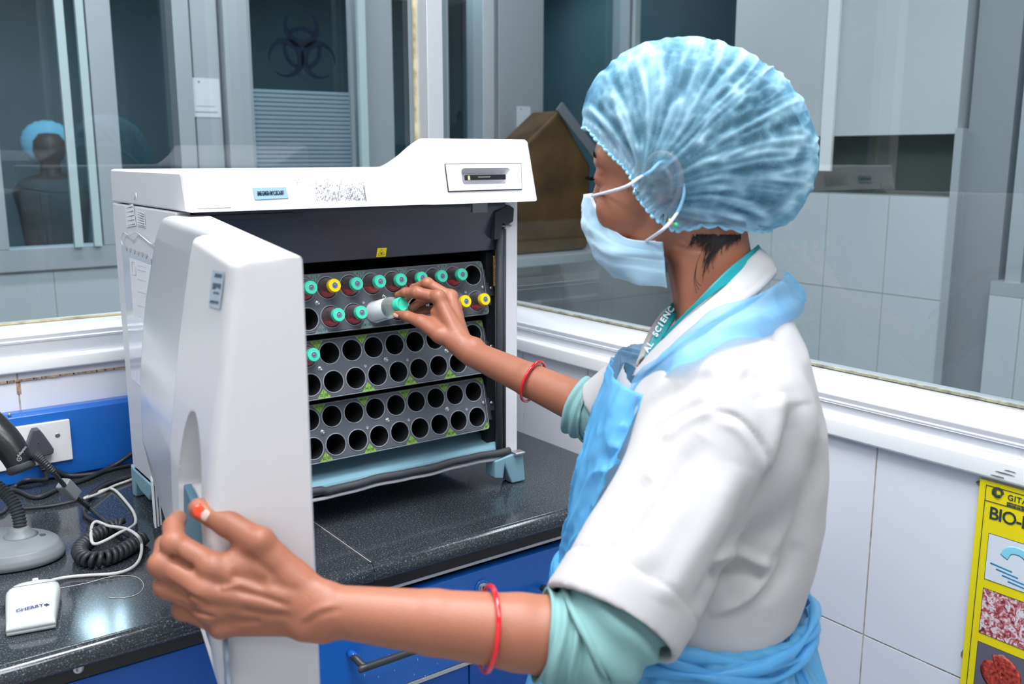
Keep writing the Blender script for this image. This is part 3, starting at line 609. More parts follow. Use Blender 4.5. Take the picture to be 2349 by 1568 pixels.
# lid lofted along x with the raised drive bay on the right
def sstep(t): t = min(max(t, 0), 1); return t*t*(3-2*t)
xs = list(np.linspace(X0, .70, 10))+list(np.linspace(.705, X1-.008, 90))+[X1]
def lid_ring(x, ins=0):
    def ztop(y):
        b = sstep((y-1.318)/.040); x0 = .783*(1-b)+.545*y*b; w = .018*(1-b)+.063*y*b; q = min(max((x-x0)/w, 0), 1)
        return -.0215+.0485*(sstep(q)*.6+.4*math.sin(q*PI/2))
    t = sstep((x-.783)/.018); pr = sstep((x-.788)/.014)*.012
    yb = 1.3035-pr; yt = 1.3150-pr*.4+.012*t*.6; r = .007; zb = -.0755
    pts = [(Y1, zb), (yb, zb)]
    for a in np.linspace(0, PI/2, 6): yy = yt+r-r*math.cos(a); pts.append((yy, ztop(yt+r)-r+r*math.sin(a)))
    for yy in np.linspace(yt+r, Y1-r, 26)[1:-1]: pts.append((yy, ztop(yy)))
    for a in np.linspace(PI/2, 0, 6): pts.append((Y1-r+r*math.cos(a), ztop(Y1-r)-r+r*math.sin(a)))
    cy, cz = (yb+Y1)/2, (zb+ztop(yt))/2
    return [(x, cy+(y-cy)*(1-ins/.18), cz+(z-cz)*(1-ins/.05)) for y, z in pts]
rings = [lid_ring(X0, .006), ]+[lid_ring(X0+.0015, .002)]+[lid_ring(X0+.006)]+[lid_ring(x) for x in xs[1:-1]]+[lid_ring(X1-.006)]+[lid_ring(X1-.0015, .002), lid_ring(X1, .006)]
bm = bmesh.new(); loftrings(bm, rings); lid = obj('lid', bm, M['white_plastic'], inc)
lid.data.polygons.foreach_set('use_smooth', [True]*len(lid.data.polygons)); m_ = lid.modifiers.new('es', 'EDGE_SPLIT'); m_.split_angle = math.radians(38)
def lidf(px, py, o=.0006):    # point on the sloped lid front
    q = on_plane(px, py, 1, 1.305); raised = q[0] > .81
    for _ in range(3):
        yb, yt, zt = (1.2915, 1.3162, .027) if raised else (1.3035, 1.3150, -.0215)
        y = yb+(yt-yb)*(q[2]+.0755)/(zt+.0755); q = on_plane(px, py, 1, y-o)
    return q
def quad(name, pts, m, parent, th=.0004):
    pts = [np.array(p) for p in pts]; n = np.cross(pts[1]-pts[0], pts[2]-pts[0]); n /= np.linalg.norm(n)
    if n@Fw > 0: n = -n
    bm = bmesh.new(); a = [bm.verts.new(tuple(p)) for p in pts]; b = [bm.verts.new(tuple(p+n*th)) for p in pts]; k = len(pts)
    bm.faces.new(a); bm.faces.new(b[::-1])
    for i in range(k): bm.faces.new([a[i], b[i], b[(i+1) % k], a[(i+1) % k]])
    return obj(name, bm, M[m] if isinstance(m, str) else m, parent)
# floppy drive in the raised bay
dp = [lidf(1021, 377, .001), lidf(1194, 376, .001), lidf(1196, 433, .001), lidf(1029, 438, .001)]
gap = [lidf(1019.5, 375.5, .0004), lidf(1195.5, 374.5, .0004), lidf(1197.5, 434.5, .0004), lidf(1027.5, 440, .0004)]
quad('drive_gap', gap, 'charcoal', lid, .0003)
drv = None
def lerp2(u, v, o=0):
    A, B, C_, D = dp; n = np.cross(B-A, D-A); n /= np.linalg.norm(n)
    if n@Fw > 0: n = -n
    return A*(1-u)*(1-v)+B*u*(1-v)+C_*u*v+D*(1-u)*v+n*o
def ringpts(x0, x1, y0, y1, r, o, n=6):
    out = []
    for cx_, cy_, a0 in ((x1-r, y1-r*2.8, 0), (x0+r, y1-r*2.8, 90), (x0+r, y0+r*2.8, 180), (x1-r, y0+r*2.8, 270)):
        for k in range(n+1):
            a = math.radians(a0+90*k/n); out.append(lerp2(cx_+r*math.cos(a), cy_+r*2.8*math.sin(a), o))
    return out
bm = bmesh.new()
outer = [lerp2(u, v, .0012) for u, v in ((1, .64), (1, 1), (.75, 1), (.0, 1), (0, .8), (0, 0), (.25, 0), (1, 0), (1, .2))]
R1 = ringpts(.19, .85, .15, .80, .05, .0012); R2 = ringpts(.215, .825, .22, .74, .045, -.006); R3 = ringpts(.23, .81, .26, .70, .04, -.0155)
n_ = len(R1); c4 = [(1, 1), (0, 1), (0, 0), (1, 0)]
r1 = [bm.verts.new(tuple(p)) for p in R1]; per = n_//4
oc = [bm.verts.new(tuple(lerp2(u, v, .0012))) for u, v in c4]
for q in range(4):
    seg_ = r1[q*per:(q+1)*per]
    for a, b in zip(seg_, seg_[1:]): bm.faces.new([oc[q], b, a])
    bm.faces.new([oc[q], oc[(q+1) % 4], r1[((q+1)*per) % n_], seg_[-1]])
r2 = [bm.verts.new(tuple(p)) for p in R2]; r3 = [bm.verts.new(tuple(p)) for p in R3]
for A_, B_ in ((r1, r2), (r2, r3)):
    for k in range(n_): bm.faces.new([A_[k], A_[(k+1) % n_], B_[(k+1) % n_], B_[k]])
bm.faces.new(r3); drv = obj('drive_bezel', bm, M['white_plastic'], lid)
# lid is solid behind the cavity: cut it
cut = bmesh.new(); A_ = ringpts(.195, .845, .16, .79, .05, .004); B_ = ringpts(.195, .845, .16, .79, .05, -.0175)
loftrings(cut, [A_, B_]); bmesh.ops.recalc_face_normals(cut, faces=cut.faces[:]); cme = bpy.data.meshes.new('cut'); cut.to_mesh(cme); cut.free(); cob = bpy.data.objects.new('cut', cme); COL.objects.link(cob)
bpy.context.view_layer.update()
bo = lid.modifiers.new('b', 'BOOLEAN'); bo.operation = 'DIFFERENCE'; bo.object = cob; bo.solver = 'EXACT'
g_ = bpy.data.objects['drive_gap']; bo2 = g_.modifiers.new('b', 'BOOLEAN'); bo2.object = cob; bo2.solver = 'EXACT'
bpy.context.view_layer.update(); dg = bpy.context.evaluated_depsgraph_get()
for o_ in (lid, g_):
    me_ = bpy.data.meshes.new_from_object(o_.evaluated_get(dg)); o_.modifiers.clear(); o_.data = me_
bpy.data.objects.remove(cob)
lid.data.polygons.foreach_set('use_smooth', [False]*len(lid.data.polygons))
ux_ = lerp2(.8, .5)-lerp2(.2, .5); ux_ /= np.linalg.norm(ux_); uz_ = lerp2(.5, 0)-lerp2(.5, 1); uz_ /= np.linalg.norm(uz_); un_ = np.cross(ux_, uz_); un_ = un_ if un_@Fw < 0 else -un_
hc = lerp2(.515, .50, -.002); wx = .040
bm = bmesh.new(); obox(bm, hc, ux_, uz_, un_, wx, .0042, .0022); dh = obj('disk_slot', bm, M['black_plastic'], drv, bevel=.0008)
bm = bmesh.new(); obox(bm, hc+un_*.0026-ux_*.004, ux_, uz_, un_, .012, .0011, .0004); obj('chrome_strip', bm, M['screw_metal'], dh)
bm = bmesh.new(); obox(bm, hc+un_*.0026-ux_*.034-uz_*.001, ux_, uz_, un_, .002, .0035, .0004); obj('copper_bit', bm, M['sealant'], dh)
# labels and marks on the lid
quad('asset_label', [lidf(579, 431), lidf(656, 429), lidf(662, 454), lidf(585, 458)], 'pale_blue_label', lid)
c_ = lidf(621, 443, .0014); text('label_text', 'BME/GIMSRH/MYC/BCA/001', .0088, c_+np.array([0, -.0006, 0]), lidf(650, 442)-lidf(590, 444), (0, 0, 1), M['ink'], lid, bold=.0002, spacing=1.02, sx=.37)
quad('clear_label', [lidf(449, 457), lidf(452, 478), lidf(530, 475), lidf(532, 457), lidf(528, 454), lidf(452, 456)], 'sill', lid)
mat('faint', (.62, .62, .64), .5)
for yy, xe in ((463, 508), (468.5, 500)):
    bm = bmesh.new(); tube(bm, [lidf(472, yy, .0008), lidf(xe, yy-1.2, .0008)], .0004, 5); obj('faint_line', bm, M['faint'], lid)
# grey glue residue and pink specks
bm = bmesh.new(); mat('residue', (.24, .23, .24), .8)
for k in range(520):
    u, v = rng.random(), rng.random()**.75
    if v < .25 and rng.random() < .75 and u < .9: continue
    x = 723+110*u+6*v*(u); y = 412+50*v-3*u*v
    if rng.random() < .12: x = 833+7*v
    q = lidf(x, y, .0005); s = .00026+.0003*rng.random()
    a = rng.random()*3; obox(bm, q, (math.cos(a), 0, math.sin(a)), (0, 1, 0), (-math.sin(a), 0, math.cos(a)), s*1.5, .0002, s*.8)
obj('glue_residue', bm, M['residue'], lid)['kind'] = 'stuff'
bm = bmesh.new()
for k in range(42):
    cxy = ((684, 415), (722, 417), (752, 419))[k % 3]; q = lidf(cxy[0]+rng.normal()*5, cxy[1]+rng.normal()*3.4, .0003); obox(bm, q, (1, 0, 0), (0, 1, 0), (0, 0, 1), .0004*rng.random()+.0002, .0002, .0003)
obj('pink_speck', bm, M['pink_stain'], lid)['kind'] = 'stuff'
# dark visor panel under the lid
bm = bmesh.new()
prism(bm, [(Y0+.004, ZT-.001), (Y0-.010, ZT-.001), (Y0-.010, ZT-.010), (Y0-.002, ZT-.034), (Y0+.012, -.162), (Y0+.022, -.162), (Y0+.022, ZT-.001)], lambda u, v, t: (t, u, v), X0+.024, X1-.034)
vis = obj('visor_panel', bm, M['visor'], inc, bevel=.002)
ibox('visor_lip', 'charcoal', .445, .60, Y0-.013, Y0-.0102, ZT-.014, ZT-.006, parent=vis, bevel=.0015)
mat('clear_tape', (.25, .26, .29), .15)
ibox('clear_tape', 'clear_tape', .905, .935, Y0-.012, Y0-.0102, ZT-.018, ZT-.002, parent=vis)
def visp(px, py, o=.0005):
    q = on_plane(px, py, 1, Y0); 
    for _ in range(3): q = on_plane(px, py, 1, Y0-.002+(-.110-q[2])/.052*.014-o)
    return q
wl = quad('warning_label', [visp(866, 569), visp(887, 568), visp(884.5, 588), visp(863, 589)], 'yellow_label', vis, .0003)
tri_ = [visp(875.5, 571, .001), visp(882.5, 584, .001), visp(867.5, 585, .001)]
bm = bmesh.new(); tube(bm, tri_, .00035, 6, closed=True)
wc_ = visp(875.3, 580.5, .0011); biohazard(bm, 0, 0, .0024, lambda u, v, t: wc_+np.array([u, -t*.3, v])); obj('biohazard_sign', bm, M['ink'], wl)
# hinge bracket at top right corner, gaskets
bm = bmesh.new(); prism(bm, [(.952, -.094), (.981, -.083), (.992, -.089), (.990, -.112), (.978, -.118), (.968, -.113), (.960, -.140), (.950, -.142)], lambda u, v, t: (u, Y0-.012+t, v), 0, .016)
hb = obj('hinge_bracket', bm, M['charcoal'], inc, bevel=.002)
ibox('striker_plate', 'screw_metal', .968, .992, Y0-.004, Y0+.004, -.1205, -.1185, parent=hb)
mat('rust', (.22, .10, .06), .7); ibox('worn_edge', 'rust', .9805, .990, Y0-.003, Y0+.002, -.119, -.1175, parent=hb)
bm = bmesh.new(); tube(bm, [(.970, Y0+.001, -.125), (.9685, Y0+.001, -.30), (.9665, Y0+.001, -.525)], .0068, 10); tube(bm, [(.979, Y0-.001, -.125), (.9775, Y0-.001, -.30), (.9775, Y0-.001, -.529)], .0028, 8)
bm2 = bmesh.new(); g1 = obj('door_gasket', bm, M['rubber_grey'], inc, True)
bm = bmesh.new(); gp = [(x, Y0-.006+.0015*math.sin(x*90), ZB+.0105+.0014*math.sin(x*37)+.004*(x < .62)) for x in np.linspace(X0+.02, .985, 60)]; tube(bm, gp, .0065, 10); obj('door_gasket', bm, M['rubber_grey'], inc, True)
bm = bmesh.new(); tube(bm, [(x, Y0-.004+.0012*math.sin(x*90), ZB-.001+.0012*math.sin(x*37)) for x in np.linspace(X0+.01, .992, 40)], .0032, 8); obj('trim_lip', bm, M['white_plastic'], inc, True)
# pale blue drip tray
bm = bmesh.new(); prism(bm, [(Y0+.001, ZB+.014), (Y0+.003, ZB+.019), (Y0+.075, ZB+.030), (Y0+.14, ZB+.10), (Y0+.145, ZB+.10), (Y0+.08, ZB+.010), (Y0+.003, ZB+.0085)], lambda u, v, t: (t, u, v), X0+.032, X1-.036); obj('drip_tray', bm, M['light_teal'], inc, bevel=.001)
# feet
def foot(x, y, sx, sy_, nm='foot'):
    bm = bmesh.new(); s = sx
    pts = [(x-.048*s, ZB-.002), (x-.048*s, ZC+.018), (x-.030*s, ZC+.014), (x-.026*s, ZB-.014), (x-.018*s, ZC+.018), (x-.010*s, ZC+.001), (x+.020*s, ZC+.001), (x+.016*s, ZB-.008), (x+.014*s, ZB+.003), (x-.014*s, ZB+.003)]
    prism(bm, pts, lambda u, v, t: (u, y+t, v), -sy_, sy_); f = obj(nm, bm, M['light_teal'], inc, bevel=.003, seg=3)
    return f
f1 = foot(.996, 1.352, 1, .016)
bm = bmesh.new(); obox(bm, (.999, 1.338, ZB+.004), (1, 0, 0), (0, 1, 0), (0, 0, 1), .011, .010, .003); obj('foot_cap', bm, M['screw_metal'], f1, bevel=.002)
foot(.45, 1.375, -1, .016); foot(.972, 1.665, 1, .016)
bm = bmesh.new(); prism(bm, [(1.675, ZB), (1.690, ZB+.004), (1.692, ZC+.001), (1.672, ZC+.001), (1.664, ZB-.022), (1.640, ZB-.030), (1.585, ZC+.020), (1.56, ZB+.0)], lambda u, v, t: (X0-.004+t, u, v), 0, .035)
obj('foot', bm, M['light_teal'], inc, bevel=.003)
bm = bmesh.new(); prism(bm, [(1.35, ZB), (1.692, ZB), (1.692, ZB-.016), (1.36, ZB-.008)], lambda u, v, t: (X0-.003+t, u, v), 0, .02); obj('base_skirt', bm, M['light_teal'], inc, bevel=.002)
bm = bmesh.new(); lathe(bm, [(.020, 0), (.022, -.012), (.018, -.016)], (.72, Y0+.05, ZB), (0, 0, 1), 24); obj('levelling_knob', bm, M['light_teal'], inc)
# ---- racks
TILT = math.atan2(.023, .0922); RXR, RXL = .9525, .549; PT = .0395; RH = .0950
rn = np.array([0, -math.cos(TILT), math.sin(TILT)]); rv = np.array([0, -math.sin(TILT), -math.cos(TILT)])   # outward normal; downwards along the face
RTOP = [-.1813, -.2863, -.3906]
mat('rack_plastic', (.095, .105, .122), .30, coat=.3, bump=(40, .03)); mat('rack_edge', (.22, .24, .27), .3); mat('green_patch', (.22, .42, .06), .5); mat('pale_patch', (.14, .22, .20), .5); mat('number_ink', (.015, .02, .015), .5)
mat('ring_clear', (.30, .31, .35), .15, coat=.4)
def rk(ztop, x, t, o=0): return np.array([x, 1.3815, ztop])+rv*(t*RH)+rn*o
def hole_c(r, i):  # r 0 top row .. ; i column 0..9
    return .9285-(9-i)*PT
for k, zt in enumerate(RTOP):
    rack = None
    pts = []; hw = (RXR-RXL)/2+.03; cx_ = RXR-hw; rr = rrect(2*hw, RH, .009, 4)
    # faceplate with 20 round holes: grid of cells, each cell a square ring with a circular hole
    bm = bmesh.new(); cols = [hole_c(0, i) for i in range(10)]; xb = [cols[0]-PT/2]+[(a+b)/2 for a, b in zip(cols, cols[1:])]+[cols[-1]+PT/2]
    tb = [(.0, .0), ]; rows = (.25, .735); tsplit = [.02, .4925, .97]; NS = 32; HR = .0171
    def cellring(x0, x1, t0, t1, cx, ct, mi=0):
        sq = []
        for s_ in range(NS):
            a = 2*PI*s_/NS+PI/4; c, s = math.cos(a), math.sin(a); mxx = max(abs(c), abs(s)); ux, uy = c/mxx, s/mxx
            X = cx+(ux*(x1-cx) if ux > 0 else -ux*(x0-cx)); T = ct+(uy*(t1-ct) if uy > 0 else -uy*(t0-ct))
            sq.append((X, T))
        A = [bm.verts.new(tuple(rk(zt, X, T, .0))) for X, T in sq]
        prof = [(HR+.0015, 0), (HR+.0010, .0010), (HR+.0002, .0010), (HR-.0003, .0), (HR-.0003, -.040), (HR-.002, -.052)]
        prev = A
        for r_, o_ in prof:
            cur = [bm.verts.new(tuple(rk(zt, cx+r_*math.cos(2*PI*s_/NS+PI/4), ct+r_*math.sin(2*PI*s_/NS+PI/4)/RH, o_))) for s_ in range(NS)]
            for q in range(NS):
                f = bm.faces.new([prev[q], prev[(q+1) % NS], cur[(q+1) % NS], cur[q]]); f.material_index = 1 if o_ > -.03 and prev is not A else (2 if o_ <= -.03 else 0)
            prev = cur
        bm.faces.new(prev).material_index = 2
    for i in range(10):
        for j in range(2): cellring(xb[i], xb[i+1], tsplit[j], tsplit[j+1], cols[i], rows[j])
    def strip_(x0, x1, t0, t1): bm.faces.new([bm.verts.new(tuple(rk(zt, *p, 0))) for p in ((x0, t0), (x1, t0), (x1, t1), (x0, t1))])
    strip_(xb[-1], RXR-.003, .02, .97); strip_(RXL-.02, xb[0], .02, .97)
    # rounded rim all round
    out_ = [rk(zt, cx_+u, .5-v/RH, 0) for u, v in rrect(2*hw-.004, RH*.955, .006, 5)]
    out1 = [rk(zt, cx_+u, .5-v/RH, -.0002) for u, v in rrect(2*hw, RH, .008, 5)]; out2 = [rk(zt, cx_+u, .5-v/RH, -.006) for u, v in rrect(2*hw, RH, .008, 5)]
    in1 = [rk(zt, cx_+u, .5-v/RH, .0012) for u, v in rrect(2*hw-.002, RH*.98, .007, 5)]
    rs = [[bm.verts.new(tuple(p)) for p in r] for r in (out_, in1, out1, out2)]
    for A, B in zip(rs, rs[1:]):
        for q in range(len(A)): bm.faces.new([A[q], A[(q+1) % len(A)], B[(q+1) % len(A)], B[q]]).material_index = 3
    rack = obj('cell_rack', bm, [M['rack_plastic'], M['ring_clear'], M['dark_void'], M['rack_edge']], inc)
    # deep walls and floors of the holes are coloured near-black
    # number patches
    g = M['green_patch'] if k else M['pale_patch']
    def patch(x, top, single=False):
        if top: P3 = [(x-.012, .012), (x+.012, .012), (x, .17)] if not single else [(x-.004, .012), (x+.010, .012), (x+.009, .14)]
        else: P3 = [(x-.012, .985), (x, .83), (x+.012, .985)] if not single else [(x-.004, .985), (x+.008, .86), (x+.010, .985)]
        pb = bmesh.new(); pb.faces.new([pb.verts.new(tuple(rk(zt, a, b, .0004))) for a, b in P3])
        if not single:
            a_, b_ = (.012, .15) if top else (.85, .985)
            pb.faces.new([pb.verts.new(tuple(rk(zt, *p, .0006))) for p in ((x-.00025, a_), (x+.00025, a_), (x+.00025, b_), (x-.00025, b_))]).material_index = 1
        obj('number_patch', pb, [g, M['number_ink']], rack)
    base = k*20
    for i in (1, 3, 5, 7):
        x = (cols[i]+cols[i+1])/2
        for top in (True, False):
            patch(x, top); n0 = base+(i+1 if top else 11+i)
            for dx, nn in ((-.0042, n0), (.0042, n0+1)):
                text('number', str(nn), .0062, rk(zt, x+dx, .055 if top else .935, .0007), (1, 0, 0), -rv, M['number_ink'], rack, ext=.00005, spacing=.9)
    for top in (True, False):
        patch(cols[9]+.012, top, True); text('number', str(base+(10 if top else 20)), .0055, rk(zt, cols[9]+.0165, .05 if top else .94, .0007), (1, 0, 0), -rv, M['number_ink'], rack, ext=.00005)
    for xx in ((cols[i]+cols[i+1])/2 for i in (1, 4, 7)):
        bm = bmesh.new(); lathe(bm, [(.0045, 0), (.0045, .0008), (.0032, .001)], rk(zt, xx, .4925, .0), rn, 18, 0); lathe(bm, [(.003, .001), (.0028, .0026), (.0010, .0030), (.0008, .0016)], rk(zt, xx, .4925, .0), rn, 14, 0)
        obj('screw', bm, M['screw_metal'], rack, True)
    for xx in ((cols[i]+cols[i+1])/2 for i in (3, 5, 8)):
        bm = bmesh.new(); lathe(bm, [(.0026, 0), (.0026, .0006), (.0018, .0008), (.0016, .0003)], rk(zt, xx, .4925+.06, .0), rn, 14); obj('rivet', bm, M['ring_clear'], rack, True)
    bm = bmesh.new(); lathe(bm, [(.0035, 0), (.0035, .0025), (.0012, .0028)], rk(zt, RXR-.0065, .4925, 0), rn, 14); obj('screw', bm, M['screw_metal'], rack, True)
    # bracket on the right of each rack
    bm = bmesh.new(); obox(bm, rk(zt, RXR+.0045, .50, -.010), (1, 0, 0), rv, rn, .0035, RH*.34, .010); obox(bm, rk(zt, RXR+.012, .52, -.006), (1, 0, 0), rv, rn, .006, RH*.15, .004)
    br = obj('rack_bracket', bm, M['charcoal'], rack, bevel=.0015)
    bm = bmesh.new(); lathe(bm, [(.003, 0), (.003, .002), (.001, .0024)], rk(zt, RXR+.012, .52, -.002), rn, 12); obj('screw', bm, M['screw_metal'], br, True)
mat('twist_yellow', (.42, .24, .05), .6)
bm = bmesh.new()
for ph0 in (0, PI): tube(bm, [(.9635+.0014*math.cos(z*900+ph0), Y0+.010+.0016*math.sin(z*900+ph0), z) for z in np.linspace(-.172, -.225, 60)], .0007, 6)
obj('twisted_wire', bm, M['twist_yellow'], inc, True)
ibox('dark_jamb', 'black_plastic', .955, X1-.036, Y0+.022, Y0+.04, -.52, -.165)
# ---- the open door
dE = np.array([.327, .733]); dH = np.array([.460, 1.344]); dd = dE-dH; DL = float(np.hypot(*dd)); dd /= DL; dn_ = np.array([dd[1], -dd[0]]); dn_ = dn_ if dn_[0] < 0 else -dn_
ZDT, ZDB = -.0815, -.552
zk = [-.0815, -.11, -.144, -.19, -.241, -.309, -.392, -.459, -.507, -.552]
hk = [.063, .074, .082, .092, .100, .108, .111, .100, .086, .066]     # thickness at the hinge side
fk = [.0575, .0605, .066, .073, .081, .0895, .092, .085, .076, .066]     # thickness at the free side
def thick(s, z):
    u = s/DL; a = np.interp(-z, [-v for v in zk], hk); b = np.interp(-z, [-v for v in zk], fk); base = a*(1-u)+b*u
    # the plain panel sinks towards a step; the nose beyond it stands proud, fading downwards
    fade = sstep((z+.30)/.16); st = .020*fade*sstep(u/.56)*(1-sstep((u-.575)/.02)); return base-st
us = sorted(set(list(np.linspace(0, .55, 20))+list(np.linspace(.55, .62, 10))+list(np.linspace(.62, 1, 110))))
zs = list(np.linspace(ZDT, ZDB, 240)); NUu, NZ = len(us), len(zs)
def rec(u, z):     # handle recess: an upright oval cut in the outer face near the free edge
    cu, cz_, ru, rz = .825, -.362, .135, .130
    q = math.hypot((u-cu)/ru, (z-cz_)/rz); return -(.032-.0245*sstep((-.318-z)/.012))*(1-sstep((q-.93)/.07))
V = []; F = []; mi = []
ins = .005
for i, u in enumerate(us):
    for j, z in enumerate(zs):
        th = thick(u*DL, z); e = min(u*DL, (1-u)*DL); ez = min(ZDT-z, z-ZDB); rr_ = .008
        rnd = 0
        for d_, rr_ in ((u*DL, .008), ((1-u)*DL, .020), (ez, .008)):
            if d_ < rr_: rnd += (rr_-math.sqrt(max(rr_*rr_-(rr_-d_)**2, 0)))*(1 if rr_ < .01 else .6)
        th = th-rnd+rec(u, z); p = dH+dd*u*DL+dn_*th
        V.append((p[0], p[1], z))
for i in range(NUu-1):
    for j in range(NZ-1):
        a = i*NZ+j; F.append((a, a+1, a+NZ+1, a+NZ)); uu = (us[i]+us[i+1])/2; zz = (zs[j]+zs[j+1])/2
        q = math.hypot((uu-.825)/.135, (zz+.362)/.130)
        mi.append(1 if (uu < .60 and q > 1) else 0)
nb0 = len(V); rim = [i*NZ for i in range(NUu)]+[(NUu-1)*NZ+j for j in range(1, NZ)]+[i*NZ+NZ-1 for i in range(NUu-2, -1, -1)]+[j for j in range(NZ-2, 0, -1)]
prev = rim
for off in (.010, .002, .0):
    cur = []
    for r in rim:
        x, y, z = V[r]; s = (np.array([x, y])-dH)@dd; q = dH+dd*s+dn_*off
        if off == 0:
            s = min(max(s, .003), DL-.003); z = min(max(z, ZDB+.003), ZDT-.003); q = dH+dd*s
        V.append((q[0], q[1], z)); cur.append(len(V)-1)
    n_ = len(rim)
    for k in range(n_): F.append((prev[k], prev[(k+1) % n_], cur[(k+1) % n_], cur[k])); mi.append(0)
    prev = cur
F.append(tuple(prev)); mi.append(0)
door = obj_np('door', V, F, [M['door_plastic'], M['brushed_panel']], inc, True, mi)
door.modifiers.new('es', 'EDGE_SPLIT').split_angle = math.radians(50)
def dpt(s, z, off): p = dH+dd*s+dn_*off; return np.array([p[0], p[1], z])
# teal grip pad in the lower half of the recess
bm = bmesh.new(); NP = 28
a_ = [dpt((.825+.122*math.cos(t))*DL, -.366+.108*math.sin(t), thick((.825+.122*math.cos(t))*DL, -.366+.108*math.sin(t))-.011) for t in np.linspace(-PI-.42, .42, NP)]
b_ = [p+np.append(dn_, 0)*.0075 for p in a_]
c0 = bm.verts.new(tuple(dpt(.80*DL, -.30, .073))); 
A_ = [bm.verts.new(tuple(p)) for p in a_]; B_ = [bm.verts.new(tuple(p)) for p in b_]
bm.faces.new(B_); 
for q in range(NP-1): bm.faces.new([A_[q], A_[q+1], B_[q+1], B_[q]])
bm.faces.new([A_[-1], A_[0], B_[0], B_[-1]]); bm.verts.remove(c0)
obj('grip_pad', bm, M['teal_pad'], door, bevel=.002)
mat('bar_label', (.42, .50, .58), .4); mat('bar_ink', (.07, .09, .13), .5)
def dsurf(px, py, o=.0006):
    r = P(px, py, 1.0); th = .08
    for _ in range(12):
        p0 = dH+dn_*(th+o); t = (p0@dn_)/(r[:2]@dn_); q = r*t; s = (q[:2]-dH)@dd; th = thick(min(max(s, 0), DL), q[2])
    return q
lb = quad('blue_label', [dsurf(488, 618), dsurf(515, 624), dsurf(505, 710), dsurf(479, 702)], 'bar_label', door, .0004)
for a, b in (((494, 626), (510, 636)), ((489, 648), (508, 664)), ((491, 668), (504, 674)), ((483, 688), (502, 695))):
    quad('label_bar', [dsurf(a[0], a[1], .0012), dsurf(b[0], a[1]+3, .0012), dsurf(b[0]-2, b[1]+2, .0012), dsurf(a[0]-2, b[1]-1, .0012)], 'bar_ink', lb, .0002)
# papers clipped at the hinge-side bottom, seen from the edge
bm = bmesh.new(); nv = np.append(dn_, 0)
for k in range(3): obox(bm, dpt(.012+.004*k, -.485, .094+.004*k), np.append(dd, 0), (0, 0, 1), nv, .012, .035, .0012)
obj('paper_tab', bm, M['paper'], door)
mat('bag_film', (.30, .36, .44), .3, noise=(40, .8)); bm = bmesh.new(); obox(bm, dpt(DL-.004, -.455, .081), np.append(dd, 0), (0, 0, 1), nv, .02, .06, .0015); obj('printed_strip', bm, M['bag_film'], door)
# ---- left side papers on the cabinet
def sidep(px, py, o=.001): return on_plane(px, py, 0, X0-o)
for nm, q, lines in (('handwritten_tag', [(287, 472), (305, 467), (312, 517), (291, 521)], 5), ('printed_tag', [(313, 481), (331, 489), (334, 522), (315, 517)], 6)):
    tg = quad(nm, [sidep(*p) for p in q], 'paper', bpy.data.objects['cabinet'])
    Q = [sidep(p[0], p[1], .0018) for p in q]
    bm = bmesh.new()
    for i in range(lines):
        t = (i+.6)/lines
        for u0, u1, w in ((.08, .35, .0012), (.42, .9, .0022)):
            a = (Q[0]*(1-u0)+Q[1]*u0)*(1-t)+(Q[3]*(1-u0)+Q[2]*u0)*t; b = (Q[0]*(1-u1)+Q[1]*u1)*(1-t)+(Q[3]*(1-u1)+Q[2]*u1)*t; tube(bm, [a, b], w*.17, 5)
    obj('written_line', bm, M['charcoal'], tg)
mat('plastic_sleeve', (.62, .66, .76), .10, coat=.6, bump=(25, .5))
sl = quad('plastic_sleeve', [sidep(280, 563), sidep(346, 592), sidep(350, 880), sidep(322, 885), sidep(302, 868)], 'plastic_sleeve', bpy.data.objects['cabinet'], .0006)
quad('sleeve_sheet', [sidep(297, 590, .0018), sidep(350, 610, .0018), sidep(350, 735, .0018), sidep(306, 722, .0018)], 'paper', sl, .0003)
bm = bmesh.new()
for i in range(6): lathe(bm, [(.004, 0), (.004, .0005)], sidep(290+i*9, 569+i*3.6, .0019), (-1, 0, 0), 10)
obj('punch_hole', bm, M['faded_ink'], sl)
bm = bmesh.new(); qa = [sidep(303, 600, .0023), sidep(311, 602, .0023), sidep(312, 632, .0023), sidep(304, 629, .0023)]; tube(bm, qa, .0006, 5, closed=True)
for yy in (608, 618, 640, 668, 700): tube(bm, [sidep(316, yy, .0023), sidep(335, yy+5, .0023)], .0003, 5)
obj('printed_line', bm, M['faded_ink'], sl)
bm = bmesh.new(); pts_ = catmull([sidep(281, 562, .004), sidep(277, 548, .006), sidep(284, 534, .004), sidep(296, 540, .007), sidep(312, 533, .004), sidep(330, 546, .006), sidep(350, 560, .004), sidep(362, 545, .004)], 6); tube(bm, pts_, .0012, 6); mat('tape_shine', (.72, .75, .80), .08, coat=.8); obj('crumpled_tape', bm, M['tape_shine'], sl, True)
bm = bmesh.new(); t_ = [sidep(308, 458, .002), sidep(312, 443, .002), sidep(313, 458, .002)]; tube(bm, t_, .0008, 5); obj('tape_scrap', bm, M['sill'], bpy.data.objects['cabinet'])
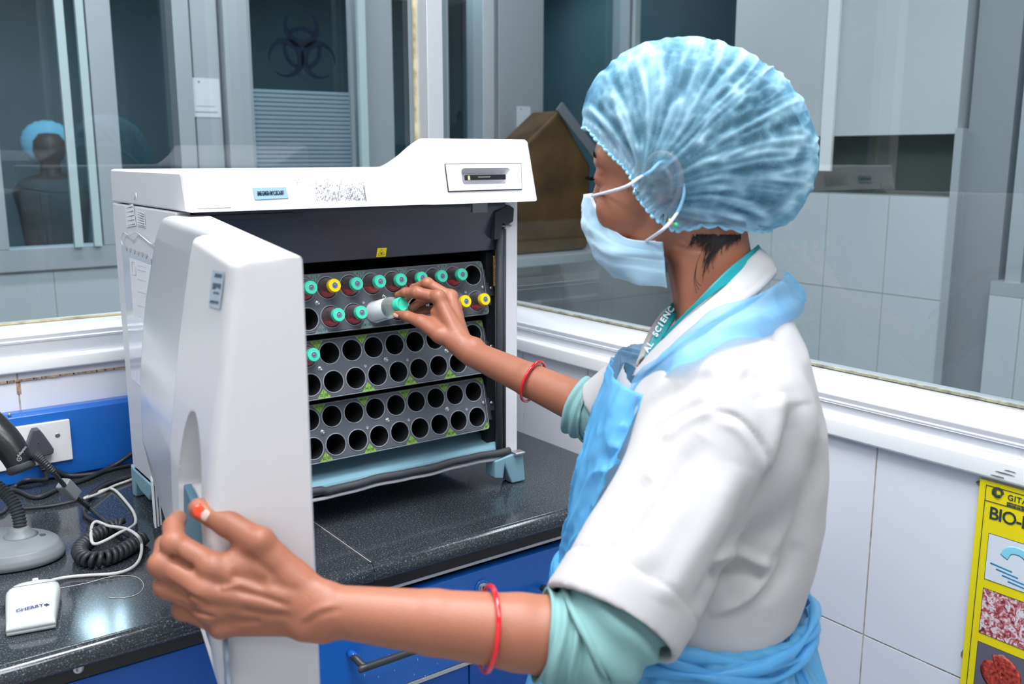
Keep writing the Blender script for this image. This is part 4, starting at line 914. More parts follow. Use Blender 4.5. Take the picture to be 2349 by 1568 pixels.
# ---------------------------------------------------------------- culture bottles
def clearplastic(name, tint, op=.25, rough=.05):
    m = bpy.data.materials.new(name); m.use_nodes = True; nt = m.node_tree; nt.nodes.clear()
    o = nt.nodes.new('ShaderNodeOutputMaterial'); mx = nt.nodes.new('ShaderNodeMixShader'); t = nt.nodes.new('ShaderNodeBsdfTransparent'); t.inputs[0].default_value = (*tint, 1)
    p = nt.nodes.new('ShaderNodeBsdfPrincipled'); p.inputs['Base Color'].default_value = (*tint, 1); p.inputs['Roughness'].default_value = rough; p.inputs['Coat Weight'].default_value = .6
    f = nt.nodes.new('ShaderNodeLayerWeight'); f.inputs[0].default_value = .35; ma = nt.nodes.new('ShaderNodeMath'); ma.operation = 'ADD'; ma.inputs[1].default_value = op; ma.use_clamp = True
    m0 = nt.nodes.new('ShaderNodeMath'); m0.operation = 'MULTIPLY'; nt.links.new(f.outputs['Facing'], m0.inputs[0]); nt.links.new(f.outputs['Facing'], m0.inputs[1]); m1 = nt.nodes.new('ShaderNodeMath'); m1.operation = 'MULTIPLY'; m1.inputs[1].default_value = .6; nt.links.new(m0.outputs[0], m1.inputs[0]); nt.links.new(m1.outputs[0], ma.inputs[0]); nt.links.new(ma.outputs[0], mx.inputs[0]); nt.links.new(t.outputs[0], mx.inputs[1]); nt.links.new(p.outputs[0], mx.inputs[2]); nt.links.new(mx.outputs[0], o.inputs[0]); MATS[name] = m; return m
clearplastic('bottle_clear', (.80, .74, .78), .05); clearplastic('bottle_glass', (.86, .90, .88), .12)
mat('cap_green', (.055, .62, .40), .32); mat('cap_yellow', (.86, .64, .005), .32); mat('septum', (.13, .17, .24), .5); mat('septum_rim', (.45, .62, .60), .4); mat('broth', (.78, .010, .035), .2, coat=.5); mat('foam', (.30, .06, .08), .4, noise=(300, .6))
def make_bottle(cap, lab, grp):
    t = thing('culture_bottle', lab, 'bottle', (0, 0, 0), grp)
    bm = bmesh.new(); lathe(bm, [(.0160, -.045), (.0160, -.002), (.0158, .002), (.0145, .007), (.0118, .0125), (.0092, .0165), (.0085, .019), (.0085, .024)], (0, 0, 0), (0, 0, 1), 40, caps=False); obj('bottle_body', bm, M['bottle_clear'], t, True)
    bm = bmesh.new(); lathe(bm, [(.0099, .0195), (.0104, .0200), (.0106, .022), (.0106, .0275), (.0100, .0290), (.0052, .0292), (.0048, .0286)], (0, 0, 0), (0, 0, 1), 36); cp = obj('cap', bm, M[cap], t, True); cp.modifiers.new('es', 'EDGE_SPLIT').split_angle = math.radians(45)
    bm = bmesh.new(); lathe(bm, [(.0046, .0288), (.0046, .0296), (.0034, .0296), (.0033, .0292), (.0022, .0292), (.0021, .0298), (.0002, .0299)], (0, 0, 0), (0, 0, 1), 28); obj('septum', bm, M['septum'], cp, True)
    bm = bmesh.new(); lathe(bm, [(.0050, .0288), (.0050, .0294), (.0045, .0295)], (0, 0, 0), (0, 0, 1), 28, caps=False); obj('septum_rim', bm, M['septum_rim'], cp, True)
    # broth pooled in the lower side of the lying bottle (local -y is down)
    bm = bmesh.new(); N = 24
    prof = [(.0153, -.044), (.0153, -.003), (.0150, .001), (.0135, .006), (.0113, .0105)]
    rg = []
    for r, h in prof:
        lv = -.0072; a0 = math.acos(min(1, -lv/r)) if r > -lv else .05
        rg.append([(r*math.sin(a), -r*math.cos(a), h) for a in np.linspace(-a0, a0, N)])
    loftrings(bm, rg); obj('broth', bm, M['broth'], t)
    bm = bmesh.new(); rg = []
    for h, r in ((-.030, .0150), (-.0298, .001)): rg.append([(r*math.sin(a), -r*math.cos(a), h) for a in np.linspace(0, 2*PI, 24, endpoint=False)])
    loftrings(bm, rg, cap=False); obj('residue_film', bm, M['foam'], t)
    return t
def dup(root, label=None, group=None):
    r = root.copy(); COL.objects.link(r)
    if label: r['label'] = label
    for ch in list(root.children):
        c = ch.copy(); COL.objects.link(c); c.parent = r
        for g in list(ch.children):
            d = g.copy(); COL.objects.link(d); d.parent = c
    return r
def place_bottle(b, ridx, row, col, out=0.0, roll=0.0):
    c = rk(RTOP[ridx], hole_c(0, col), (.25, .735)[row], out); zz = rn; xx = np.array([1., 0, 0]); yy = np.cross(zz, xx)
    Mx = Matrix(((xx[0], yy[0], zz[0], c[0]), (xx[1], yy[1], zz[1], c[1]), (xx[2], yy[2], zz[2], c[2]), (0, 0, 0, 1)))
    b.matrix_world = Mx @ Matrix.Rotation(roll, 4, 'Z')
GB = make_bottle('cap_green', 'green-capped culture bottle in the top rack, top row, just left of the yellow-capped one', 'culture bottles in the racks')
YBt = make_bottle('cap_yellow', 'yellow-capped culture bottle in the top row of the top rack', 'culture bottles in the racks')
place_bottle(GB, 0, 0, 1); place_bottle(YBt, 0, 0, 2)
ords = {3: 'in the top row directly right of the yellow-capped one', 4: 'in the top row, second right of the yellow-capped one', 5: 'in the top row, third right of the yellow-capped one', 6: 'just above the reaching fingers', 7: 'in the top row, second from the right', 8: 'at the right end of the top row beside the empty hole'}
for c, l in ords.items():
    place_bottle(dup(GB, 'green-capped bottle '+l), 0, 0, c, rng.normal()*.001, rng.normal()*.12)
place_bottle(dup(GB, 'green-capped culture bottle in the second row, two left of the hand'), 0, 1, 2)
place_bottle(dup(GB, 'green-capped culture bottle in the second row, just left of the bottle being held'), 0, 1, 3)
place_bottle(dup(GB, 'culture bottle mostly hidden under the thumb, only its red broth showing'), 0, 1, 5, -.004)
place_bottle(dup(YBt, 'yellow-capped culture bottle in the second row, just right of the hand'), 0, 1, 8)
place_bottle(dup(YBt, 'yellow-capped culture bottle at the right end of the second row'), 0, 1, 9)
place_bottle(dup(GB, 'green-capped culture bottle in the middle rack beside the edge of the open door'), 1, 0, 1)
# held bottle: label, clear shoulder, flip cap
hb0 = rk(RTOP[0], hole_c(0, 4), .735, .004); rcap = P(923, 697, 1.0)
Lh = .066; b_ = -2*(rcap@hb0); a_ = rcap@rcap; c_ = hb0@hb0-Lh*Lh; dsc = b_*b_-4*a_*c_
tcap = (-b_-math.sqrt(max(dsc, 0)))/(2*a_); HCAP = rcap*tcap; hax = HCAP-hb0; hax /= np.linalg.norm(hax); HB0 = hb0; HAX = hax
hbt = thing('culture_bottle', 'clear culture bottle with a white label and green flip cap held between thumb and fingers', 'bottle', tuple(hb0-hax*.02))
bm = bmesh.new(); lathe(bm, [(.0165, -.020), (.0168, .024), (.0168, .0385), (.0160, .0425), (.0135, .0465), (.0105, .0500), (.0096, .053), (.0096, .058)], hb0, hax, 44); obj('bottle_body', bm, M['bottle_glass'], hbt, True)
mat('label_white', (.86, .87, .90), .35)
bm = bmesh.new(); lathe(bm, [(.0171, -.012), (.0173, -.011), (.0173, .0325), (.0171, .0335)], hb0, hax, 44, caps=False); lbw = obj('bottle_label', bm, M['label_white'], hbt, True)
bm = bmesh.new(); lathe(bm, [(.0108, .0525), (.0114, .054), (.0116, .057), (.0116, .0635), (.0110, .0660), (.0103, .0668), (.0099, .0664), (.0060, .0661), (.0002, .0662)], hb0, hax, 40); cpp = obj('flip_cap', bm, M['cap_green'], hbt, True)
hd_ = -Zu-hax*((-Zu)@hax); hd_ /= np.linalg.norm(hd_); hs_ = np.cross(hax, hd_)
bm = bmesh.new()
for h0, h1, a_ in ((-.010, .032, .18),):
    tube(bm, [hb0+hax*h+(hd_*math.cos(a_)+hs_*math.sin(a_))*.0175 for h in np.linspace(h0, h1, 8)], .00025, 5)
    tube(bm, [hb0+hax*h+(hd_*math.cos(-a_*3)+hs_*math.sin(-a_*3))*.0175 for h in np.linspace(h0, h1, 8)], .00025, 5)
obj('label_line', bm, M['ink'], lbw)
# ---------------------------------------------------------------- poster on the right wall
PX = XW-.004
po = thing('waste_poster', 'yellow bio-medical waste poster with a column of pictures on the white tiles', 'poster', (PX, .42, -.90))
def wp(py_, z, o=.0): return np.array([PX-.0025-o, py_, z])
yl, yr, zt, zb_ = .5925, .20, -.412, -.93
bm = bmesh.new(); box(bm, PX-.0025, PX, yr, yl, zb_, zt); mat('poster_yellow', (.80, .66, .004), .32); obj('sheet', bm, M['poster_yellow'], po)
def prect(name, y0, y1, z0, z1, m, o, par=po):
    bm = bmesh.new(); box(bm, PX-.0025-o-.0003, PX-.0025-o+.0002, y1, y0, z1, z0); return obj(name, bm, M[m] if isinstance(m, str) else m, par)
def wq(px, py): q = on_plane(px, py, 0, PX-.003); return q[1], q[2]
L0 = .588
mat('poster_ink', (.03, .045, .05), .4)
bm = bmesh.new()
def line(y0, z0, y1, z1, w=.0008): box(bm, PX-.0031, PX-.0026, min(y0, y1)-w/2, max(y0, y1)+w/2, min(z0, z1)-w/2, max(z0, z1)+w/2)
line(.5835, -.418, yr+.01, -.418); line(.5835, -.418, .5835, zb_+.01); line(.5835, -.4385, yr+.01, -.4385); obj('border_line', bm, M['poster_ink'], po)
# spiral bird-like emblem of curved feathers round a crescent
bm = bmesh.new(); ey, ez = wq(2289, 1130); er = .0078
def ep(a, r): return (PX-.0032, ey-r*math.cos(a), ez+r*math.sin(a))
for k in range(13):
    a0 = math.radians(-20+k*17); pts = [ep(a0+.55*t, er*(.52+.48*t)) for t in np.linspace(0, 1, 7)]; tube(bm, pts, [.00040+.0002*t for t in np.linspace(0, 1, 7)], 6)
tube(bm, [ep(a, er*.72) for a in np.linspace(math.radians(170), math.radians(350), 16)], [.0003+.0009*math.sin(t*PI) for t in np.linspace(0, 1, 16)], 6)
tube(bm, [ep(a, er*.45) for a in np.linspace(math.radians(120), math.radians(330), 12)], [.0006+.0012*math.sin(t*PI) for t in np.linspace(0, 1, 12)], 6)
obj('emblem', bm, M['poster_ink'], po)
uy, uzz = (0, -1, 0), (0, 0, 1)
y_, z_ = wq(2311, 1140); text('name_text', 'GITAM', .0105, (PX-.003, y_, z_), uy, uzz, M['poster_ink'], po, align='LEFT', bold=.0001, spacing=1.1)
for k in range(2): text('small_text', ('INSTITUTE OF MEDICAL', 'SCIENCES AND RESEARCH')[k], .0026, (PX-.003, y_, z_-.0072-.0029*k), uy, uzz, M['poster_ink'], po, align='LEFT', bold=.00015)
y_, z_ = wq(2270, 1176); text('title_text', 'BIO-MEDICAL', .0235, (PX-.003, y_+.001, z_), uy, uzz, M['poster_ink'], po, align='LEFT', bold=.0003, spacing=.90)
def picmat(name, kind):
    m = mat(name, (.5, .5, .5), .4); nt = m.node_tree; b = nt.nodes['Principled BSDF']; tc = nt.nodes['Texture Coordinate']
    n = nt.nodes.new('ShaderNodeTexNoise'); n.inputs['Scale'].default_value = kind[0]; n.inputs['Detail'].default_value = 5; n.inputs['Distortion'].default_value = 1.5; r = nt.nodes.new('ShaderNodeValToRGB')
    nt.links.new(tc.outputs['Object'], n.inputs['Vector']); nt.links.new(n.outputs['Fac'], r.inputs['Fac']); nt.links.new(r.outputs['Color'], b.inputs['Base Color'])
    while len(r.color_ramp.elements) < len(kind[1]): r.color_ramp.elements.new(.5)
    for e, (p, c) in zip(r.color_ramp.elements, kind[1]): e.position = p; e.color = (*c, 1)
    return m
pm = [mat('pic_cap_ground', (.66, .70, .75), .4), picmat('pic_swabs', (130, [(.30, (.05, .02, .03)), (.42, (.40, .05, .07)), (.50, (.55, .25, .25)), (.60, (.75, .72, .78)), (.75, (.30, .20, .08))])),
      mat('pic_dark_ground', (.12, .11, .14), .5), mat('pic_cyan_ground', (.02, .42, .55), .4), mat('pic_violet_ground', (.20, .20, .45), .4)]
mat('pic_tissue', (.42, .05, .03), .4, noise=(220, .8)); mat('pic_skin', (.42, .24, .22), .5, noise=(260, .5)); mat('pic_blood', (.20, .01, .02), .4, noise=(200, .5)); mat('pic_cap', (.25, .62, .75), .4); mat('pic_blue', (.01, .25, .45), .4)
rows_ = [((2266, 1224), (2336, 1245), (1287, 1308)), ((2256, 1297), (2330, 1318), (1362, 1385)), ((2247, 1371), (2320, 1395), (1430, 1458)), ((2238, 1443), (2310, 1466), (1500, 1530)), ((2230, 1515), (2303, 1540), (1575, 1600))]
rect_z = []
for i, (a, b, zz) in enumerate(rows_):
    y0, z0 = wq(a[0]+1, a[1]+1); z1 = z0-.0605*1.0; y0 = .5735; y1 = .5735-.0675
    z0 = -.4815-.0760*i; z1 = z0-.0620
    rect_z.append((y0, y1, z0, z1))
    prect('picture_frame', y0+.0008, y1-.0008, z0+.0008, z1-.0008, 'poster_ink', .0002)
    pic = prect('picture', y0, y1, z0, z1, pm[i], .0006)
    Yc = lambda u: y0-(y0-y1)*u
    Zc = lambda v: z0-(z0-z1)*v
    def blob(pts, m, w, name): 
        bmm = bmesh.new(); tube(bmm, [(PX-.0035, Yc(u), Zc(v)) for u, v in pts], w, 8)
        for vv in bmm.verts: vv.co.x = PX-.0036+(vv.co.x-(PX-.0035))*.04
        return obj(name, bmm, M[m], pic, True)
    if i == 0:
        blob(catmull([(.32, .40), (.42, .22), (.65, .2), (.85, .38), (.9, .6)], 6), 'pic_cap', .0055, 'pictured_cap')
        for k in range(4): blob([(.08+.12*k, .62+.09*k), (.50+.12*k, .66+.09*k)], 'pic_blue', .0010, 'pictured_strip')
    if i == 2:
        blob(catmull([(.35, .35), (.55, .3), (.7, .5), (.6, .75), (.35, .7), (.28, .5), (.5, .5)], 5), 'pic_tissue', .0125, 'pictured_tissue'); blob(catmull([(.35, .2), (.5, .1), (.62, .25), (.62, .4)], 5), 'pic_skin', .0018, 'pictured_cord')
    if i == 3:
        blob([(.2, .55), (.26, .5)], 'pic_skin', .0105, 'pictured_hand'); blob([(.25, .4), (.25, .15)], 'pic_skin', .0035, 'pictured_finger')
        blob([(.66, .45), (.66, .5)], 'pic_skin', .0115, 'pictured_hand')
        for k in range(4): blob([(.58+.07*k, .35), (.60+.10*k, .10+.04*abs(k-1))], 'pic_skin', .0030, 'pictured_finger')
        blob([(.60, .62), (.66, .80)], 'pic_blood', .008, 'pictured_stain')
    if i == 4: blob(catmull([(.12, .9), (.16, .4), (.4, .2), (.75, .25), (.92, .6), (.85, .9)], 6), 'pic_tissue', .0060, 'pictured_tissue')
# white list panels
y2 = .5735-.0675-.0085
prect('white_panel', y2, yr+.02, -.4815, -.6350, 'sill', .0002); wpn = prect('white_panel', y2, yr+.02, -.6390, -.90, 'sill', .0002)
for k, s in enumerate(('BLOOD BAGS', 'BODY PARTS', 'LIMBS', 'SOILED COTTON', 'SAMPLES', 'DRESSINGS', 'LABORATORY', 'MASKS', 'PLASTER')):
    text('list_text', s, .0075, (PX-.0032, y2-.004, -.6500-.0130*k), uy, uzz, M['poster_ink'], wpn, align='LEFT', bold=.0002)
# chipped plaster stains at the sill edge near the poster
mat('chip', (.25, .22, .20), .8, noise=(200, .6))
for (px, py, w, h) in ((2246, 1112, .010, .006), (2207, 1502, .008, .010)):
    bm = bmesh.new(); y_, z_ = wq(px, py); ps = [(y_+rng.normal()*.001+w*math.cos(a)*(.6+.4*rng.random()), z_+h*math.sin(a)*(.6+.4*rng.random())) for a in np.linspace(0, 2*PI, 9, endpoint=False)]
    prism(bm, ps, lambda u, v, t: (XW-.0002+t, u, v), -.0004, 0)
    o = obj('chipped_patch', bm, M['chip']); tag(o, 'small grey chipped patch on the tile at the '+('top corner' if py < 1200 else 'lower left edge')+' of the yellow poster', 'patch')
bm = bmesh.new()
for (px, py, w, h) in ((2305, 1085, .016, .0012), (2290, 1092, .012, .0018), (2318, 1080, .010, .0008)):
    w *= .7; h *= .6; q = on_plane(px, py, 0, XW-.012); ps = [(q[1]+w*math.cos(a)*(.7+.5*rng.random()), q[2]+h*math.sin(a)*(.5+.9*rng.random())) for a in np.linspace(0, 2*PI, 15, endpoint=False)]
    prism(bm, ps, lambda u, v, t: (XW-.0125+t, u, v), -.0003, 0.0003)
o = obj('scuff_mark', bm, M['chip']); tag(o, 'dark scuffed spot on the white sill edge above the yellow poster', 'mark')
# stained grout under the sill on both walls
mat('brown_stain', (.40, .27, .17), .8, noise=(120, .7))
bm = bmesh.new()
x = .20; lst = []
while x < .47:
    w = .006+.02*rng.random(); box(bm, x, x+w, YW-.0035, YW-.0001, SILL-.0006-.0012*rng.random(), SILL+.0015); x += w*.9
box(bm, .276, .283, YW-.0008, YW+.0, -.425, -.402)
o = obj('stained_grout', bm, M['brown_stain']); tag(o, 'brown stained grout line under the white sill of the left window', 'stain')
bm = bmesh.new(); y_ = 1.60
while y_ > 1.30:
    w = .004+.012*rng.random()
    if rng.random() < .7: box(bm, XW-.0014, XW-.0002, y_-w, y_, SILL-.003-.0035*rng.random(), SILL-.0005)
    y_ -= w*1.1
o = obj('stained_grout', bm, M['brown_stain']); tag(o, 'broken brown stain under the white sill of the right window, beside the analyser', 'stain')
# ---------------------------------------------------------------- the person: surfaces grown from distance fields
def nrm(v): v = np.array(v, float); return v/np.linalg.norm(v)
class Cap:      # tapered capsule
    def __init__(s, a, b, ra, rb, k=.006, sub=False, flat=None):
        s.a, s.b, s.ra, s.rb, s.k, s.sub, s.flat = np.array(a, float), np.array(b, float), ra, rb, k, sub, flat
    def d(s, p):
        q = p-s.a; ba = s.b-s.a; h = np.clip((q@ba)/(ba@ba+1e-12), 0, 1); v = q-h[:, None]*ba
        if s.flat is not None:       # (axis, factor): squashed along the axis
            ax, fa = s.flat; c = v@ax; v = v+np.outer(c*(1/fa-1), ax); return (np.linalg.norm(v, axis=1)-(s.ra+h*(s.rb-s.ra)))*(fa+.15 if fa < .85 else 1)
        return np.linalg.norm(v, axis=1)-(s.ra+h*(s.rb-s.ra))
class Ell:      # ellipsoid in a frame (rows = axes)
    def __init__(s, c, r, fr=np.eye(3), k=.01, sub=False): s.c, s.r, s.fr, s.k, s.sub = np.array(c, float), np.array(r, float), np.array(fr, float), k, sub
    def d(s, p):
        q = (p-s.c)@s.fr.T; k0 = np.linalg.norm(q/s.r, axis=1); k1 = np.linalg.norm(q/s.r**2, axis=1)+1e-9; return k0*(k0-1)/k1
class Fn:
    def __init__(s, f, k=.01, sub=False): s.f, s.k, s.sub = f, k, sub
    def d(s, p): return s.f(p)
def smin(a, b, k): h = np.maximum(k-np.abs(a-b), 0)/k; return np.minimum(a, b)-h*h*k*.25
def field(p, prims, R=1e9):
    d = np.full(len(p), 1e3)
    for q in prims:
        e = q.d(p)
        d = -smin(-d, e, q.k) if q.sub else smin(d, e, q.k)
    return d
CORN = np.array([(i, j, k) for i in (0, 1) for j in (0, 1) for k in (0, 1)])
EDG = [(a, b) for a in range(8) for b in range(a+1, 8) if np.abs(CORN[a]-CORN[b]).sum() == 1]
def grow(prims, lo, hi, h, post=None):
    """sparse surface nets over the field; returns vertices, quads"""
    lo, hi = np.array(lo, float), np.array(hi, float); B = 20; bs = B*h; nb = np.ceil((hi-lo)/bs).astype(int); N = nb*B+2
    cen = np.array([(i, j, k) for i in range(nb[0]) for j in range(nb[1]) for k in range(nb[2])]); cc = lo+(cen+.5)*bs
    rad = bs*.87
    dc = field(cc, prims); act = cen[np.abs(dc) < rad*1.5+.004]
    g1 = np.arange(B+1); G = np.stack(np.meshgrid(g1, g1, g1, indexing='ij'), -1).reshape(-1, 3)
    keys = []; pos = []; quads = []
    def key(c): return (c[:, 0]*N[1]+c[:, 1])*N[2]+c[:, 2]
    for b in act:
        c0 = lo+(b+.5)*bs; loc = [q for q in prims if q.sub or isinstance(q, Fn) or q.d(c0[None])[0] < rad*1.3+q.k+.012]
        if not loc: continue
        D = field(lo+(b*B+G)*h, loc)
        if post is not None: D = post(lo+(b*B+G)*h, D)
        D = D.reshape(B+1, B+1, B+1)
        S = D < 0; cnt = np.zeros((B, B, B), int)
        for c in CORN: cnt += S[c[0]:c[0]+B, c[1]:c[1]+B, c[2]:c[2]+B]
        I = np.argwhere((cnt > 0) & (cnt < 8))
        if len(I) == 0: continue
        val = np.stack([D[I[:, 0]+c[0], I[:, 1]+c[1], I[:, 2]+c[2]] for c in CORN], 1); acc = np.zeros((len(I), 3)); n = np.zeros(len(I))
        for a, e in EDG:
            m = (val[:, a] < 0) != (val[:, e] < 0); t = np.where(m, val[:, a]/(val[:, a]-val[:, e]+1e-12), 0); acc += m[:, None]*(CORN[a]+t[:, None]*(CORN[e]-CORN[a])); n += m
        keys.append(key(I+b*B)); pos.append(lo+(I+b*B+acc/n[:, None])*h)
        for ax in range(3):
            o = [1 if i == ax else 0 for i in range(3)]; u, v = [i for i in range(3) if i != ax]
            S0 = S[:B, :B, :B]; S1 = S[o[0]:o[0]+B, o[1]:o[1]+B, o[2]:o[2]+B]; J = np.argwhere(S0 != S1)
            if len(J) == 0: continue
            fl = S0[J[:, 0], J[:, 1], J[:, 2]]; g = J+b*B; eu = np.zeros(3, int); eu[u] = 1; ev = np.zeros(3, int); ev[v] = 1
            ok = (g[:, u] > 0) & (g[:, v] > 0); g = g[ok]; fl = fl[ok]
            q = np.stack([key(g), key(g-eu), key(g-eu-ev), key(g-ev)], 1); flip = fl if ax != 1 else ~fl
            q[~flip] = q[~flip][:, ::-1]; quads.append(q)
    K = np.concatenate(keys); Pp = np.concatenate(pos); Q = np.concatenate(quads); s = np.argsort(K); K = K[s]; Pp = Pp[s]
    idx = np.searchsorted(K, Q); idx[idx >= len(K)] = 0; ok = (K[idx] == Q).all(1); return Pp, idx[ok]
def keep(V, F, mask):      # keep faces whose vertices all satisfy mask
    F = np.asarray(F); F = F[mask[F].all(1)]; u, inv = np.unique(F, return_inverse=True); return V[u], inv.reshape(F.shape)
def smooth(V, F, n=2, lam=.5, amount=None):
    E = np.concatenate([F[:, [i, (i+1) % F.shape[1]]] for i in range(F.shape[1])]); E = np.concatenate([E, E[:, ::-1]])
    for _ in range(n):
        A = np.zeros_like(V); c = np.zeros(len(V)); np.add.at(A, E[:, 0], V[E[:, 1]]); np.add.at(c, E[:, 0], 1); L_ = A/np.maximum(c, 1)[:, None]-V
        V = V+L_*lam*(1 if amount is None else amount[:, None])
    return V
def smooth_rim(V, F, n=12, lam=.5):      # evens out the open edges of a cut surface
    E = np.concatenate([F[:, [i, (i+1) % F.shape[1]]] for i in range(F.shape[1])]); S_ = np.sort(E, 1); k, inv, c = np.unique(S_[:, 0].astype(np.int64)*len(V)+S_[:, 1], return_inverse=True, return_counts=True)
    Bd = E[c[inv] == 1]; Bd = np.concatenate([Bd, Bd[:, ::-1]]); V = V.copy()
    for _ in range(n):
        A = np.zeros_like(V); m = np.zeros(len(V)); np.add.at(A, Bd[:, 0], V[Bd[:, 1]]); np.add.at(m, Bd[:, 0], 1); ok = m > 0; V[ok] += lam*(A[ok]/m[ok][:, None]-V[ok])
    return V
def normals(V, F):
    n = np.cross(V[F[:, 2]]-V[F[:, 0]], V[F[:, 3]]-V[F[:, 1]]) if F.shape[1] == 4 else np.cross(V[F[:, 1]]-V[F[:, 0]], V[F[:, 2]]-V[F[:, 0]])
    N = np.zeros_like(V)
    for i in range(F.shape[1]): np.add.at(N, F[:, i], n)
    return N/(np.linalg.norm(N, axis=1)[:, None]+1e-12)
def vnoise(p, seed=0):     # smooth value noise, vectorised
    p = np.asarray(p, float); i = np.floor(p).astype(np.int64); f = p-i; f = f*f*(3-2*f)
    def hsh(a): 
        n = (a[:, 0]*73856093) ^ (a[:, 1]*19349663) ^ (a[:, 2]*83492791) ^ (seed*2654435761); n = (n ^ (n >> 13))*1274126177; return ((n ^ (n >> 16)) & 0xffff)/65535.0
    r = 0
    for c in CORN: w = np.prod(np.where(c, f, 1-f), axis=1); r = r+w*hsh(i+c)
    return r
def segd(xy, pts):   # distance and parameter of image points to a polyline
    best = np.full(len(xy), 1e9); side = np.zeros(len(xy)); pts = np.array(pts, float); nsg = len(pts)-1
    for ii, (a, b) in enumerate(zip(pts, pts[1:])):
        ba = b-a; q = xy-a; h = np.clip((q@ba)/(ba@ba), 0, 1); v = q-h[:, None]*ba; d = np.hypot(v[:, 0], v[:, 1]); m = d < best
        best = np.where(m, d, best); side = np.where(m, (ii+h)/nsg, side)
    return best, side
def folds(V, N, creases):   # raised or sunk folds on the side turned to the photographer
    px = pix(V)[:, :2]; f = np.clip(-(N@Fw)*2.2, 0, 1); out = np.zeros(len(V))
    for pts, amp, w in creases:
        d, s = segd(px, catmull([np.array(p, float) for p in pts], 5)); out += amp*np.exp(-(d/w)**2)*np.clip(np.sin(PI*np.clip(s, .02, .98))*1.6, 0, 1)
    return V+N*(out*f)[:, None]
def bbox(prs, m=.03):
    P_ = np.array([q.a for q in prs if isinstance(q, Cap)]+[q.b for q in prs if isinstance(q, Cap)]+[q.c for q in prs if isinstance(q, Ell)]); r = max([max(q.ra, q.rb) for q in prs if isinstance(q, Cap)]+[q.r.max() for q in prs if isinstance(q, Ell)])
    return P_.min(0)-r-m, P_.max(0)+r+m
def inpoly(px, poly):
    x, y = px[:, 0], px[:, 1]; c = np.zeros(len(px), bool); n = len(poly)
    for i in range(n):
        x0, y0 = poly[i]; x1, y1 = poly[(i+1) % n]; m = ((y0 > y) != (y1 > y)) & (x < (x1-x0)*(y-y0)/(y1-y0+1e-12)+x0); c ^= m
    return c
# ---- frames
hy = math.radians(25); HF = nrm(-Rt*math.cos(hy)+Fh*math.sin(hy)); HL = nrm(-Fh*math.cos(hy)-Rt*math.sin(hy)); HU = Zu.copy()
HF = nrm(HF-Zu*math.sin(math.radians(2))); HU = nrm(np.cross(HL, HF)); HU = HU if HU@Zu > 0 else -HU
HO = P(1522, 442, .975)-HL*.070; HFR = np.array([HF, HL, HU])
def H(f, l, u): return HO+HF*f+HL*l+HU*u
by = math.radians(8); BF = nrm(-Rt*math.cos(by)+Fh*math.sin(by)); BL = nrm(-Fh*math.cos(by)-Rt*math.sin(by))
prs = []
# ---- head
prs += [Ell(H(-.008, 0, .048), (.093, .072, .078), HFR), Ell(H(.040, 0, .040), (.052, .060, .052), HFR, .02), Ell(H(.046, 0, -.022), (.044, .053, .052), HFR, .02)]
for s in (1, -1):
    prs += [Cap(H(.0, .046*s, -.025), H(.016, .041*s, -.052), .012, .012, .02), Cap(H(.016, .041*s, -.052), H(.068, .012*s, -.070), .012, .012, .015), Ell(H(.058, .036*s, -.016), (.024, .020, .022), HFR, .02),
            Ell(H(.092, .031*s, .018), (.018, .016, .011), HFR, .008, True), Ell(H(.0765, .030*s, .016), (.0125, .0135, .0120), HFR, .003), Cap(H(.086, .014*s, .034), H(.074, .046*s, .036), .006, .006, .012),
            Cap(H(.0865, .020*s, .0235), H(.076, .043*s, .0225), .0032, .003, .003)]
prs += [Cap(H(.084, 0, .024), H(.097, 0, -.010), .0070, .0085, .012), Ell(H(.096, 0, -.015), (.010, .013, .008), HFR, .006), Cap(H(.093, .014, -.042), H(.093, -.014, -.042), .006, .006, .006), Cap(H(.089, .012, -.050), H(.089, -.012, -.050), .006, .006, .004), Ell(H(.078, 0, -.070), (.014, .018, .013), HFR, .014)]
# ears: rim, fold, lobe and bowl
for s in (1, -1):
    def E_(f, u, l=.078): return H(f, (l+.15*max(-f, 0)+.06*max(u, 0))*s, u)
    rim = catmull([E_(.012, .010), E_(.014, .028), E_(.004, .039), E_(-.012, .036), E_(-.021, .020), E_(-.020, .002), E_(-.012, -.014), E_(-.004, -.026)], 3)
    prs += [Ell(E_(-.004, .006, .074), (.016, .004, .030), HFR, .006)]
    for a, b in zip(rim, rim[1:]): prs.append(Cap(a, b, .0030, .0030, .0018))
    an = catmull([E_(-.002, .026, .077), E_(-.011, .014, .078), E_(-.010, -.002, .078), E_(-.001, -.010, .078)], 3)
    for a, b in zip(an, an[1:]): prs.append(Cap(a, b, .0028, .0028, .002))
    prs += [Ell(E_(.000, -.029, .078), (.0075, .0035, .0085), HFR, .003), Ell(E_(.009, -.002, .0765), (.0035, .003, .005), HFR, .003), Ell(E_(.000, .003, .079), (.0065, .005, .009), HFR, .003, True)]
